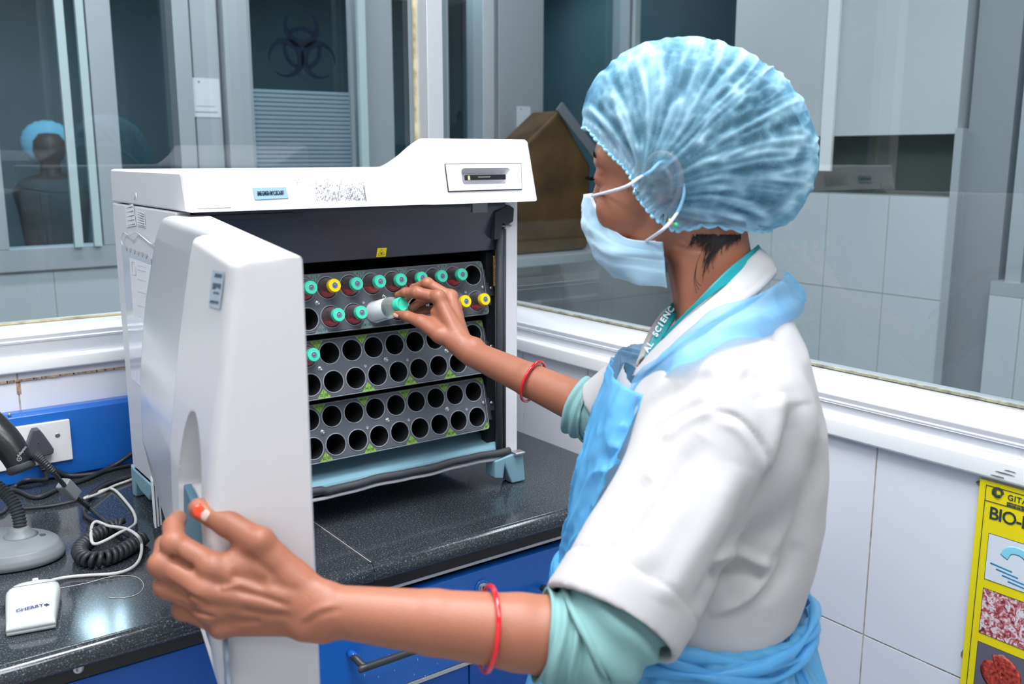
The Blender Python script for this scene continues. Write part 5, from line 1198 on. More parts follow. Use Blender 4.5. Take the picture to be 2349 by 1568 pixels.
# ---- neck and trunk
N0, N1 = H(-.022, 0, -.030), P(1652, 745, 1.045)
prs += [Cap(N0, N1, .045, .046, .015), Cap(H(-.01, .03, -.05), P(1590, 745, 1.01), .010, .009, .02)]
SL, SR = P(1683, 945, .890), None
MID = P(1655, 812, 1.045); SR = 2*MID-SL; SR = SR+BF*.01-Zu*.035
EL, WL = P(1338, 1466, .805), P(742, 1398, .795)
ER, WR = P(1425, 968, 1.31), P(1078, 808, float(HCAP@Fw)-.052)
CH = P(1640, 950, 1.03); HP = P(1590, 1430, 1.03)
prs += [Cap(N1, SL, .034, .038, .02), Cap(N1, SR, .034, .038, .02), Ell(CH-Zu*.03, (.080, .120, .12), np.array([BF, BL, Zu]), .03), Cap(CH-Zu*.03, HP, .080, .090, .03), Ell(HP-Zu*.02, (.090, .130, .10), np.array([BF, BL, Zu]), .03)]
def arm(S, E, W_, re=.037, side=1):
    d = nrm(W_-E)
    g = side
    return [Cap(S, E, .040, re*g, .012), Cap(E, E+(W_-E)*.25, re*g, .0318*g, .004), Cap(E+(W_-E)*.25, E+(W_-E)*.58, .0318*g, .0268*g, .004), Cap(E+(W_-E)*.58, W_-d*.008, .0268*g, .0212*g, .004)]
prs += arm(SL, EL, WL, .035)
# ---- left hand, spread along the edge of the door
def J(px, py, d): return P(px, py, d)
nl = -Fw   # back of the hand faces the photographer
hl_ = {'w': J(722, 1392, .798), 'cm': J(672, 1330, .800), 't1': J(597, 1246, .795), 't2': J(522, 1200, .800), 't3': J(456, 1166, .806),
       'i1': J(490, 1300, .790), 'i2': J(400, 1246, .792), 'i3': J(398, 1208, .818), 'i4': J(409, 1190, .840),
       'm1': J(470, 1352, .785), 'm2': J(372, 1294, .790), 'm3': J(380, 1250, .826), 'm4': J(398, 1236, .848),
       'r1': J(482, 1394, .790), 'r2': J(383, 1343, .797), 'r3': J(398, 1306, .835), 'r4': J(420, 1296, .856),
       'p1': J(510, 1432, .798), 'p2': J(422, 1396, .806), 'p3': J(424, 1364, .836), 'p4': J(442, 1352, .852)}
q = hl_
palm = [Cap(WL, q['w'], .0210, .0210, .006), Cap(WL+Up*.012, q['cm'], .010, .0135, .010), Cap(q['w'], q['i1'], .0165, .0108, .006), Cap(q['w'], q['m1'], .0165, .0110, .005), Cap(q['w'], q['r1'], .016, .0106, .005), Cap(q['w']-Up*.008, q['p1'], .016, .0098, .005),
        Cap(J(640, 1335, .810), J(530, 1322, .808), .014, .012, .008), Cap(J(640, 1400, .812), J(520, 1395, .810), .014, .011, .008)]
prs += palm
prs += [Cap(q['cm'], q['t1'], .0160, .0125, .010), Cap(q['t1'], q['t2'], .0122, .0108, .004), Cap(q['t2'], q['t3'], .0108, .0090, .004), Ell(q['t1']-Fw*.004+Up*.003, (.011, .011, .011), k=.006),
        Cap(J(600, 1300, .798), J(545, 1290, .797), .012, .012, .012)]
for f_, rr_ in (('i', (.0112, .0098, .0088, .0076)), ('m', (.0112, .0100, .0088, .0076)), ('r', (.0106, .0094, .0084, .0072)), ('p', (.0096, .0084, .0074, .0064))):
    a, b, c, e = (q[f_+k] for k in '1234')
    prs += [Cap(a, b, rr_[0], rr_[1], .0035), Cap(b, c, rr_[1], rr_[2], .003), Cap(c, e, rr_[2], rr_[3], .003), Ell(a-Fw*.0035, (rr_[0]*1.0,)*3, k=.006), Ell(b-Fw*.001-Rt*.0005, (rr_[1]*1.06,)*3, k=.004)]
    prs.append(Cap(q['w']-Fw*.011+(a-q['w'])*.3, a-Fw*.0075, .0030, .0036, .009))    # tendon
prs += [Cap(J(700, 1440, .790), J(740, 1446, .790), .010, .009, .012)]
# ---- right arm and hand, pinching the bottle
prs += arm(SR, ER, WR, .036, .94)
dH_ = float(HCAP@Fw); dB = float(HB0@Fw)
def K(px, py, dd_): return P(px, py, dH_+dd_)
r = {'w': K(1056, 788, -.045), 'i1': K(1006, 682, -.022), 'i2': K(957, 671, -.012), 'i3': K(930, 671, .000), 'i4': K(914, 677, .010),
     'm1': K(1034, 682, .008), 'm2': K(981, 650, .010), 'm3': K(950, 662, .028), 'm4': K(930, 686, .034),
     'r1': K(1044, 700, .030), 'r2': K(1000, 680, .044), 'r3': K(968, 690, .052), 'r4': K(944, 706, .050),
     'p1': K(1046, 722, .045), 'p2': K(1004, 708, .060), 'p3': K(976, 712, .066), 'p4': K(950, 719, .066),
     'cm': K(1010, 768, -.040), 't1': K(964, 737, -.022), 't2': K(934, 725, -.010), 't3': K(911, 718, .004)}
WR2 = K(1068, 800, -.050)
prs += [Cap(WR, WR2, .0192, .0186, .004), Cap(WR2, r['w'], .0186, .0175, .004), Cap(r['w'], r['i1'], .0165, .0104, .006), Cap(r['w'], r['m1'], .0165, .0104, .006), Cap(r['w'], r['r1'], .015, .0100, .006), Cap(r['w'], r['p1'], .015, .0092, .006),
        Cap(r['w'], r['cm'], .0155, .0125, .008), Cap(r['cm'], r['t1'], .0130, .0105, .006), Cap(r['t1'], r['t2'], .0102, .0084, .003), Cap(r['t2'], r['t3'], .0088, .0068, .003),
        Cap(K(1030, 745, -.026), K(1000, 715, -.018), .013, .009, .008), Cap(K(1005, 750, -.028), K(975, 736, -.020), .010, .007, .008),
        Ell(r['i1']-Fw*.004-Rt*.0+Up*.001, (.0108,)*3, k=.008), Ell(r['m1']+Up*.002, (.0105,)*3, k=.008), Cap(K(1092, 790, -.052), K(1088, 788, -.055), .010, .009, .012)]
for f_, rr_ in (('i', (.0098, .0090, .0080, .0066)), ('m', (.0098, .0088, .0078, .0066)), ('r', (.0092, .0082, .0074, .0062)), ('p', (.0082, .0074, .0066, .0056))):
    a, b, c, e = (r[f_+k] for k in '1234'); prs += [Cap(a, b, rr_[0], rr_[1], .004), Cap(b, c, rr_[1], rr_[2], .003), Cap(c, e, rr_[2], rr_[3], .003), Ell(b-Fw*.001, (rr_[1]*1.04,)*3, k=.004)]
for k_ in ('i1', 'm1'): prs.append(Cap(r['w']-Fw*.010+(r[k_]-r['w'])*.3, r[k_]-Fw*.006, .0022, .0030, .008))
# keep the bottle free of flesh
prs.append(Cap(HB0+HAX*.02, HB0+HAX*.036, .0166, .0166, .001, True)); prs.append(Cap(HB0+HAX*.045, HB0+HAX*.0660, .0116, .0116, .001, True))
# legs
LX = HP-Zu*.05
for s in (1, -1): prs += [Cap(LX+BL*.075*s, LX+BL*.075*s-Zu*.38, .080, .052, .04), Cap(LX+BL*.075*s-Zu*.38, np.array([*(LX+BL*.075*s)[:2], FLOOR+.09]), .052, .034, .03), Cap(np.array([*(LX+BL*.075*s)[:2], FLOOR+.05]), np.array([*(LX+BL*.075*s+BF*.15)[:2], FLOOR+.035]), .034, .026, .02)]
c0 = np.array([LX[0], LX[1], FLOOR])
person = thing('person', 'person in blue cap, mask, white coat and apron lifting a bottle from the incubator', 'person', tuple(c0))
mat('skin', (.335, .125, .070), .46, sss=.10, noise=(9, .10), bump=(420, .22)); mat('hair', (.012, .010, .010), .45)
VB = []; FB = []
def add_part(lo, hi, h, sel):
    V, F = grow(sel, lo, hi, h); return V, F
head_arms = prs
fine = 1.6e-3
lo, hi = bbox(prs)
zcut = float(HP[2]-.10)
legs = [p for p in prs if isinstance(p, Cap) and min(p.a[2], p.b[2]) < zcut-.02]
V, F = grow(prs, lo, hi, .0030 if FASTBODY else fine)
F = F[:, ::-1] if np.einsum('ij,ij->', normals(V, F), V-V.mean(0)) < 0 else F
V = smooth(V, F, 1, .4)
N_ = normals(V, F)
cre = [([(388, 1274), (415, 1290), (445, 1306)], -.0040, 5), ([(378, 1328), (410, 1352), (445, 1372), (480, 1386)], -.0035, 5), ([(404, 1380), (440, 1400), (500, 1418)], -.0030, 5), ([(524, 1318), (565, 1326), (615, 1345)], -.0030, 14), ([(505, 1349), (530, 1346), (556, 1336)], .0012, 6), ([(545, 1396), (600, 1408), (670, 1413)], -.0024, 9), ([(540, 1354), (600, 1368), (670, 1392)], -.0022, 9), ([(620, 1334), (650, 1344), (690, 1356)], -.0010, 12), ([(600, 1425), (560, 1424), (510, 1414)], -.0018, 7), ([(690, 1426), (725, 1398), (770, 1388)], .0009, 8), ([(690, 1438), (740, 1408), (790, 1398)], -.0008, 9), ([(398, 1262), (420, 1288), (445, 1300)], -.0012, 5), ([(545, 1268), (590, 1290), (640, 1330)], -.0012, 10),
       ([(1538, 560), (1600, 575), (1650, 570)], -.0012, 5), ([(1560, 545), (1590, 566), (1625, 566)], -.001, 4),
       ([(953, 662), (952, 676)], -.0006, 2.2), ([(930, 663), (929, 680)], -.0005, 2), ([(985, 668), (984, 684)], -.0006, 2.5), ([(934, 718), (938, 730)], -.0005, 2.2),
       ([(990, 690), (984, 700)], -.0015, 4), ([(1000, 690), (990, 706), (976, 712)], -.001, 3)]
V = folds(V, N_, cre)
body = obj_np('body', V, F, M['skin'], person)
# nails
from mathutils.bvhtree import BVHTree
bodybvh = BVHTree.FromPolygons([tuple(v) for v in V], [tuple(int(i) for i in f) for f in F])
def onskin(px, py, off=0.0, d0=1.0):
    d = P(px, py, 1.0); L_ = np.linalg.norm(d); h_ = bodybvh.ray_cast(Vector((0, 0, 0)), Vector(d/L_)); return d*((h_[3]/L_)-off) if h_[0] is not None else d*d0
def nail(c, ax, nn_, l, w, m, nm='nail'):
    ax = nrm(ax); nn_ = nrm(nn_-ax*(nn_@ax)); sd = np.cross(ax, nn_); Vn = []; Fn_ = []
    for i in range(9):
        for j in range(9):
            u, v = i/4-1, j/4-1; rr = 1 if abs(u) < .5 else math.sqrt(max(1-((abs(u)-.5)/.5)**2*.75, .1)); Vn.append(c+ax*u*l+sd*v*w*rr+nn_*(.0006-.35*w*v*v*1.1))
    for i in range(8):
        for j in range(8): Fn_.append((i*9+j, i*9+j+1, (i+1)*9+j+1, (i+1)*9+j))
    o = obj_np(nm, Vn, Fn_, M[m], body); s_ = o.modifiers.new('s', 'SOLIDIFY'); s_.thickness = .0006; return o
mat('nail_pink', (.62, .36, .30), .25, coat=.5); mat('nail_red', (.80, .06, .015), .2, coat=.6); mat('nail_white', (.62, .40, .36), .25, coat=.6)
o = nail(onskin(458, 1171, .0002), (q['t3']-q['t2']), -Fw+Up*.25, .0060, .0062, 'nail_red', 'painted_thumbnail'); o['label'] = 'orange-red painted thumbnail'
nail(onskin(471, 1180, .0002), (q['t3']-q['t2']), -Fw+Up*.25, .0034, .0054, 'nail_white', 'grown_out_nail')
nail(onskin(908, 721, .0002), r['t3']-r['t2'], -Fw+Up*.1, .0060, .0046, 'nail_pink')
nail(r['i4']+Up*.0062-Fw*.001, r['i4']-r['i3'], Up-Rt*.2, .005, .0042, 'nail_pink')
# ---- eye, lashes, brow, studs
mat('lash', (.006, .005, .005), 1.0, spec=0.0); mat('eye_white', (.7, .68, .66), .1, coat=1); mat('iris', (.03, .015, .01), .1, coat=1)
for s in (1, -1):
    bm = bmesh.new(); bmesh.ops.create_uvsphere(bm, u_segments=24, v_segments=16, radius=.0105, matrix=Matrix.Translation(Vector(H(.0765, .0305*s, .0155)))); e_ = obj('eye', bm, M['eye_white'], body, True)
    bm = bmesh.new(); lathe(bm, [(.0048, .0092), (.0044, .0103), (.002, .0107), (.0002, .0108)], H(.0765, .0305*s, .0155), HF-HU*.5, 20); obj('iris', bm, M['iris'], e_, True)
    bm = bmesh.new()
    for k in range(13):
        t = k/12; b0 = H(.0930-.010*t*t, (.020+.024*t)*s, .0180-.003*t); tube(bm, [b0, b0+HF*.004+HL*s*.002*t-HU*.0012, b0+HF*.0085+HL*s*.005*t+HU*.0004], [.00032, .00025, .0001], 4)
    obj('eyelash', bm, M['lash'], body)['kind'] = 'stuff'
    bm = bmesh.new(); rb_ = random.Random(3)
    for k in range(110):
        t = rb_.random(); b0 = H(.0925-.013*t*t, (.012+.038*t)*s, .0385+.004*math.sin(t*PI)+rb_.uniform(-.0025, .0025)); tube(bm, [b0, b0+HL*s*.006-HF*.002+HU*.0008], [.0003, .0001], 4)
    obj('eyebrow', bm, M['lash'], body)['kind'] = 'stuff'
mat('gold', (.75, .5, .15), .25, .9); mat('green_stone', (.02, .45, .25), .15, coat=1)
ec = P(1538, 509, .962); bm = bmesh.new(); lathe(bm, [(.0038, 0), (.0042, .001), (.003, .002), (.0004, .0024)], ec, -Fw, 16); ea = obj('ear_stud', bm, M['gold'], person, True)
bm = bmesh.new(); lathe(bm, [(.0030, 0), (.0032, .0012), (.0004, .002)], ec+Rt*.0055-Up*.003-Fw*.0005, -Fw, 12); obj('green_stone', bm, M['green_stone'], ea, True)
bm = bmesh.new(); bmesh.ops.create_uvsphere(bm, u_segments=10, v_segments=8, radius=.0012, matrix=Matrix.Translation(Vector(H(.062, .0555, -.018))));
for v_ in bm.verts: pass
bm.free()
# ---- bangles
mat('bangle_red', (.72, .004, .012), .18, coat=.8)
def bangle(c, ax, r0, lab):
    t, a, b = frame_of(ax); bm = bmesh.new(); tube(bm, [c+(a*math.cos(k)+b*math.sin(k))*r0 for k in np.linspace(0, 2*PI, 48, endpoint=False)], .0022, 10, closed=True); o = obj('bangle', bm, M['bangle_red'], person, True); o['label'] = lab
axl = nrm(EL-WL); cb = min((WL+(EL-WL)*t for t in np.linspace(0, 1, 200)), key=lambda p: abs(pix(p)[0, 0]-1118)); bangle(cb, axl+Fw*.22, .0345, 'red bangle on the forearm holding the door')
axr = nrm(ER-WR); cb = min((WR+(ER-WR)*t for t in np.linspace(0, 1, 200)), key=lambda p: abs(pix(p)[0, 0]-1223)); bangle(cb, axr+Fw*.10, .0310, 'red bangle on the arm reaching into the machine')
# ---------------------------------------------------------------- clothes
RW = [(668, 1585, 1745, .060), (700, 1550, 1775, .080), (730, 1508, 1803, .110), (780, 1462, 1836, .145), (850, 1425, 1856, .165), (950, 1388, 1878, .174), (1050, 1358, 1884, .172), (1150, 1334, 1878, .166), (1250, 1316, 1856, .158), (1350, 1309, 1820, .150), (1405, 1312, 1794, .146), (1470, 1302, 1812, .155), (1568, 1290, 1836, .165), (1800, 1262, 1862, .180), (2300, 1225, 1890, .20)]
DT = 1.035
rz, rc, rh, rw_ = [], [], [], []
for py, a, b, w in RW:
    A, B_ = P(a, py, DT), P(b, py, DT); m = (A+B_)/2; rz.append(m[2]); rc.append(m[:2]); rh.append(np.linalg.norm(A-B_)/2*math.cos(by)**0); rw_.append(w)
rz = np.array(rz)[::-1]; rc = np.array(rc)[::-1]; rh = np.array(rh)[::-1]; rw_ = np.array(rw_)[::-1]
def torso(p, grow_=0.0, top=True):
    z = p[:, 2]; cx = np.interp(z, rz, rc[:, 0]); cy = np.interp(z, rz, rc[:, 1]); hh = np.interp(z, rz, rh); ww = np.interp(z, rz, rw_)
    q = p[:, :2]-np.stack([cx, cy], 1); a = q@BF[:2]/np.linalg.norm(BF[:2]); b = q@BL[:2]; hh = hh+grow_; ww = ww+grow_
    e = 2.25; n = (np.abs(a/hh)**e+np.abs(b/ww)**e)**(1/e); d = (n-1)*np.minimum(hh, ww)*.92
    ztop = rz[-1]; return np.maximum(d, z-ztop) if top else d
mat('coat_white', (.43, .418, .422), .8, sheen=.05, bump=(900, .12)); mat('cuff_teal', (.19, .36, .35), .8, bump=(700, .2))
SLv = P(1676, 962, .888); HEM = P(1398, 1432, .802); axs = nrm(HEM-SLv)
SRs = SR; HEMR = P(1392, 944, 1.285); axr2 = nrm(HEMR-SRs)
BFR = np.array([BF, BL, Zu])
coat_p = [Fn(torso, .02), Cap(P(1652, 760, 1.04), SLv+BL*.0-Up*.0, .052, .058, .05), Cap(P(1652, 770, 1.04), SRs, .048, .050, .04),
          Cap(SLv, HEM+axs*.02, .066, .0605, .035), Cap(SRs, HEMR+axr2*.02, .050, .047, .03)]
HEMN = nrm(axs+Rt*.06)
def cutplanes(p, D):
    near = np.linalg.norm(p-HEM, axis=1) < .16; d1 = (p-HEM)@HEMN
    D = np.where(near, np.maximum(D, d1), D)
    inner = np.maximum(Cap(SLv, HEM+axs*.05, .058, .0545).d(p), -(d1+.035)); D = np.where(near, np.maximum(D, -inner), D)
    nr = (np.linalg.norm(p-HEMR, axis=1) < .12); d2 = (p-HEMR)@axr2; D = np.where(nr, np.maximum(D, d2), D)
    inner2 = np.maximum(Cap(SRs, HEMR+axr2*.05, .045, .0415).d(p), -(d2+.03)); D = np.where(nr, np.maximum(D, -inner2), D)
    # neck opening
    nk_ = Cap(P(1655, 700, 1.045), P(1600, 600, 1.03), .062, .085).d(p); D = np.maximum(D, -nk_)
    v = Cap(P(1520, 760, 1.03), P(1465, 850, 1.02), .022, .006).d(p); return np.maximum(D, -v)
lo = np.array([min(SLv[0], SRs[0], HEM[0], HEMR[0]), min(SLv[1], HEM[1]), P(1600, 1440, 1.03)[2]])-.2; lo[2] = P(1600, 1360, 1.03)[2]
hi = np.maximum(np.maximum(SLv, SRs), np.maximum(HEM, HEMR))+.22; hi[2] = P(1650, 640, 1.03)[2]+.02
lo[:2] = np.minimum(lo[:2], (MID-.26)[:2]); hi[:2] = np.maximum(hi[:2], (MID+.26)[:2])
V, F = grow(coat_p, lo, hi, .0042 if FASTBODY else .0026, cutplanes)
F = F[:, ::-1] if np.einsum('ij,ij->', normals(V, F), V-V.mean(0)) < 0 else F
V, F = keep(V, F, V[:, 2] > lo[2]+.006)
_p = pix(V); _cut = inpoly(_p, [(1452, 872), (1478, 858), (1530, 820), (1600, 770), (1670, 722), (1735, 684), (1782, 640), (1800, 480), (1380, 480), (1400, 700), (1440, 868)])
V, F = keep(V, F, ~_cut)
V = smooth_rim(V, F, 14); V = smooth(V, F, 3, .5)
hemw = np.clip(1-np.abs((V-HEM)@HEMN)/.006, 0, 1)*(np.linalg.norm(V-HEM, axis=1) < .12)+np.clip(1-np.abs((V-HEMR)@axr2)/.006, 0, 1)*(np.linalg.norm(V-HEMR, axis=1) < .09); V = smooth(V, F, 8, .5, np.clip(hemw, 0, 1)*.8)
N_ = normals(V, F)
# cloth folds
coat_f = [([(1632, 942), (1690, 955), (1738, 1005), (1762, 1060), (1765, 1130)], -.0035, 6), ([(1640, 966), (1690, 985), (1725, 1030), (1740, 1080)], .0020, 10),
          ([(1440, 1000), (1500, 930), (1580, 875), (1640, 860)], -.0055, 18), ([(1480, 1030), (1540, 965), (1620, 920)], -.0040, 16), ([(1440, 950), (1490, 905), (1560, 855)], .0040, 14), ([(1520, 1010), (1570, 965), (1640, 940)], .0035, 13),
          ([(1620, 1000), (1560, 1090), (1480, 1200), (1400, 1290)], -.0050, 34), ([(1690, 1060), (1640, 1180), (1570, 1300), (1520, 1390)], .0050, 34), ([(1735, 1090), (1700, 1200), (1640, 1320), (1590, 1410)], -.0040, 20),
          ([(1360, 1235), (1440, 1290), (1530, 1330)], -.0018, 26), ([(1400, 1200), (1440, 1150), (1490, 1090)], -.0040, 20),
          ([(1812, 920), (1820, 1000), (1785, 1110), (1725, 1225), (1640, 1375)], -.0110, 30), ([(1780, 900), (1785, 960), (1770, 1040), (1765, 1100)], .0065, 20), ([(1838, 925), (1846, 1000), (1828, 1090), (1775, 1225), (1690, 1385)], .0080, 24),
          ([(1866, 1000), (1856, 1120), (1808, 1260), (1745, 1390)], -.0065, 22), ([(1640, 1295), (1700, 1278), (1765, 1296)], .0060, 13), ([(1640, 1330), (1700, 1315), (1750, 1310)], -.0060, 18), ([(1790, 1270), (1750, 1330), (1690, 1380), (1620, 1405)], .0055, 12),
          ([(1840, 1240), (1800, 1320), (1730, 1385)], -.0050, 16), ([(1700, 850), (1740, 880), (1760, 930)], -.0035, 22), ([(1600, 830), (1680, 850), (1740, 830)], .0030, 30)]
V = folds(V, N_, coat_f)
pz = pix(V)[:, :2]; dh, sh = segd(pz, [(1242, 1262), (1290, 1262), (1420, 1370), (1600, 1452)])
armd = np.abs(Cap(SLv, HEM, .062, .060).d(V)); t_ = (V-HEM)@HEMN
N_ = normals(V, F); onarm = (armd < .03) & (t_ > -.2)
band = onarm & (t_ > -.036); V = V+N_*(np.where(band & ((V-HEM)@HEMN < -.001), .0012, 0)-.0011*np.exp(-((t_+.036)/.0018)**2)*onarm)[:, None]
V = V+N_*((vnoise(V*14, 3)-.5)*.0055)[:, None]+N_*((vnoise(V*38, 9)-.5)*.0014)[:, None]
VC, FC = V, F
coat = obj_np('lab_coat', V, F, M['coat_white'], person)
from mathutils.bvhtree import BVHTree
bvh = BVHTree.FromPolygons([tuple(v) for v in VC], [tuple(int(i) for i in f) for f in FC])
def hit(px, py, off, dflt=1.0):
    d = P(px, py, 1.0); L_ = np.linalg.norm(d); h_ = bvh.ray_cast(Vector((0, 0, 0)), Vector(d/L_))
    return d*((h_[3]/L_) - off) if h_[0] is not None else d*dflt
def sheet(name, A, B_, n, m, mt, parent, thick_=.0012, bulge=0, wr=None, nrm_=None):
    """cloth strip between two long edges (lists of 3D points)"""
    A = catmull(A, 8); B_ = catmull(B_, 8); tt = np.linspace(0, 1, n)
    def rs(C):
        L_ = np.r_[0, np.cumsum(np.linalg.norm(np.diff(C, axis=0), axis=1))]; L_ /= L_[-1]; return np.stack([np.interp(tt, L_, C[:, i]) for i in range(3)], 1)
    A, B_ = rs(A), rs(B_); V = []; F = []
    for i in range(n):
        for j in range(m+1):
            s = j/m; V.append(A[i]*(1-s)+B_[i]*s)
    V = np.array(V); F = np.array([(i*(m+1)+j, i*(m+1)+j+1, (i+1)*(m+1)+j+1, (i+1)*(m+1)+j) for i in range(n-1) for j in range(m)])
    N_ = normals(V, F); 
    if (N_@(-Fw)).mean() < 0: F = F[:, ::-1]; N_ = -N_
    if bulge: V = V+N_*(bulge*np.sin(np.tile(np.linspace(0, PI, m+1), n)))[:, None]
    if wr is not None: V = V+N_*wr(V, np.repeat(tt, m+1), np.tile(np.linspace(0, 1, m+1), n))[:, None]
    o = obj_np(name, V, F, mt, parent); s_ = o.modifiers.new('s', 'SOLIDIFY'); s_.thickness = thick_; s_.offset = -1; return o
# collar
nk_up = [(1474, 838, 1.01), (1500, 800, .995), (1545, 752, .978), (1600, 702, .966), (1655, 652, .965), (1705, 606, .985), (1742, 570, 1.02)]
nk_lo = [(1452, 868, .995), (1478, 852, .975), (1530, 812, .955), (1600, 762, .940), (1670, 715, .935), (1735, 676, .960), (1778, 634, 1.005)]
far_up = [(1735, 572, 1.08), (1690, 606, 1.115), (1620, 650, 1.13), (1552, 690, 1.115), (1508, 745, 1.085), (1476, 815, 1.035)]
far_lo = [(1775, 628, 1.10), (1730, 680, 1.15), (1650, 700, 1.17), (1545, 712, 1.145), (1492, 765, 1.11), (1462, 850, 1.04)]
sheet('collar', [P(*p) for p in nk_up+far_up], [P(*p) for p in nk_lo+far_lo], 90, 14, M['coat_white'], coat, .0035, .004, lambda V, t, s: (vnoise(V*30, 5)-.5)*.0025+.0015*np.exp(-((s-.88)/.05)**2))
# teal undersleeves
def sleeve(name, path, rad, seed, amp):
    cp_ = catmull(path, 14); rr = np.interp(np.linspace(0, 1, len(cp_)), np.linspace(0, 1, len(rad)), rad); n = 44; V = []; F = []
    T = np.gradient(cp_, axis=0); T /= np.linalg.norm(T, axis=1)[:, None]; _, a, b = frame_of(T[0])
    for i in range(len(cp_)):
        a = nrm(a-T[i]*(a@T[i])); b = np.cross(T[i], a)
        for k in range(n):
            th = 2*PI*k/n; V.append(cp_[i]+(a*math.cos(th)+b*math.sin(th))*rr[i])
    V = np.array(V); m = len(cp_)
    F = np.array([(i*n+k, i*n+(k+1) % n, (i+1)*n+(k+1) % n, (i+1)*n+k) for i in range(m-1) for k in range(n)]); N_ = normals(V, F)
    c = cp_.repeat(n, 0); N_ = N_*np.sign(np.einsum('ij,ij->i', N_, V-c).mean())
    arc = np.r_[0, np.cumsum(np.linalg.norm(np.diff(cp_, axis=0), axis=1))].repeat(n); th = np.tile(np.arange(n)/n*2*PI, m)
    w = amp*np.sin(arc/.0135*2*PI+1.6*np.sin(th+seed)+2*vnoise(V*40, seed))*(.45+.55*vnoise(V*25, seed+2)); V = V+N_*w[:, None]
    o = obj_np(name, V, F, M['cuff_teal'], person); s_ = o.modifiers.new('s', 'SOLIDIFY'); s_.thickness = .0022; s_.offset = -1; return o
sleeve('undersleeve', [HEM-axs*.10, HEM-axs*.01, P(1350, 1466, .803), P(1300, 1466, .802), P(1244, 1458, .800)], [.046, .048, .047, .0430, .0375], 1, .0036)
sleeve('undersleeve', [HEMR-axr2*.06, HEMR+axr2*.0, P(1362, 944, 1.298), P(1322, 928, 1.31)], [.038, .041, .0430, .0410], 4, .0026)
# lanyard
mat('lanyard_teal', (.005, .28, .31), .5, bump=(800, .2)); mat('lanyard_text', (.80, .85, .85), .6)
def ribbon(pts, wpx, name, parent, z=0):
    A = [P(x+dx, y+dy, d) for (x, y, d, dx, dy) in pts]; B_ = [P(x-dx, y-dy, d) for (x, y, d, dx, dy) in pts]; return sheet(name, A, B_, 60, 6, M['lanyard_teal'], parent, .0010)
ly = ribbon([(1748, 572, 1.035, 8, 12), (1715, 600, .990, 8, 12), (1680, 628, .968, 8, 12), (1640, 660, .957, 5, 8), (1600, 696, .9585, 3, 4), (1556, 737, .970, 2, 3), (1520, 776, .982, 2, 3)], 0, 'lanyard', person)
ribbon([(1556, 690, 1.060, 4, 3), (1546, 708, 1.045, 12, 6), (1530, 735, 1.032, 12, 7), (1508, 775, 1.022, 10, 5), (1490, 815, 1.012, 8, 4), (1474, 848, 1.004, 5, 3)], 0, 'lanyard_front', ly)
ribbon([(1522, 760, 1.034, 5, 3), (1504, 800, 1.022, 5, 3), (1486, 838, 1.008, 5, 3)], 0, 'lanyard_back_strap', ly)
for ch, (x, y) in zip('AL SCIENC', [(1483, 800), (1490, 789), (1496, 778), (1502, 766), (1508, 755), (1514, 744), (1520, 734), (1528, 722), (1537, 710)]):
    if ch != ' ':
        dpt_ = np.interp(y, [690, 708, 735, 775, 815, 848], [1.060, 1.045, 1.032, 1.022, 1.012, 1.004])-.005; text('lanyard_letter', ch, .0090, P(x+2, y, dpt_), Rt*.55+Up*.83, -Rt*.83+Up*.55, M['lanyard_text'], ly, ext=.0001, bold=.0003)
# ---------------------------------------------------------------- mask
G = {0: [(.112, 0, -.003), (.094, .027, -.004), (.073, .043, -.028), (.046, .053, -.048), (.003, .060, -.051)],
     1: [(.114, 0, -.026), (.100, .024, -.031), (.074, .047, -.043), (.046, .056, -.055), (.002, .0615, -.060)],
     2: [(.106, 0, -.048), (.094, .027, -.052), (.070, .048, -.059), (.043, .057, -.066), (.001, .0615, -.070)],
     3: [(.094, 0, -.068), (.083, .026, -.071), (.062, .045, -.074), (.038, .055, -.079), (.0, .060, -.083)],
     4: [(.076, 0, -.086), (.070, .022, -.088), (.053, .039, -.090), (.030, .049, -.093), (-.001, .056, -.098)]}
G = np.array([G[i] for i in range(5)]); NR, NC = 44, 40
rows = np.array([catmull(list(G[:, c]), 11) for c in range(5)])      # 5 x 45 x 3
full = []
for i in range(rows.shape[1]):
    near = rows[:, i]; line_ = [p*np.array([1, -1, 1]) for p in near[:0:-1]]+list(near); full.append(catmull(line_, 8))
full = np.array(full); R_, C_ = full.shape[:2]; u = np.linspace(0, 1, R_)[:, None]*np.ones((1, C_)); v = np.abs(np.linspace(-1, 1, C_))[None]*np.ones((R_, 1))
Lc = full.reshape(-1, 3); V = HO+Lc[:, :1]*HF+Lc[:, 1:2]*HL+Lc[:, 2:]*HU; F = np.array([(i*C_+j, i*C_+j+1, (i+1)*C_+j+1, (i+1)*C_+j) for i in range(R_-1) for j in range(C_-1)]); N_ = normals(V, F); N_ = N_ if (N_@HF).mean() > 0 else -N_
uu, vv = u.ravel(), v.ravel(); w = 0
for c, a in ((.26, .0016), (.46, .0018), (.66, .0016)): w = w+a*(1/(1+np.exp(-(uu-c-.06*vv)/.012))-.5)*(1-vv**2*.4)
w = w+(vnoise(V*45, 11)-.5)*.0050+(vnoise(V*90, 12)-.5)*.0022+.0022*(1-np.abs(2*vnoise(V*38, 19)-1))**4+.0035*np.exp(-((uu-.5+.25*(vv-.5))/.08)**2)*np.exp(-((vv-.62)/.25)**2)
V = V+N_*(w+.0012)[:, None]
mat('mask_blue', (.36, .55, .68), .75, bump=(1500, .15), sheen=.2); mat('mask_white', (.72, .75, .82), .7, bump=(900, .2))
mi = [1 if (u_.mean() < .045 or u_.mean() > .975 or v_.mean() > .955) else 0 for u_, v_ in zip(uu[F], vv[F])]
mi = [1 if (uu[f].mean() < .05 or uu[f].mean() > .97) else 0 for f in F]
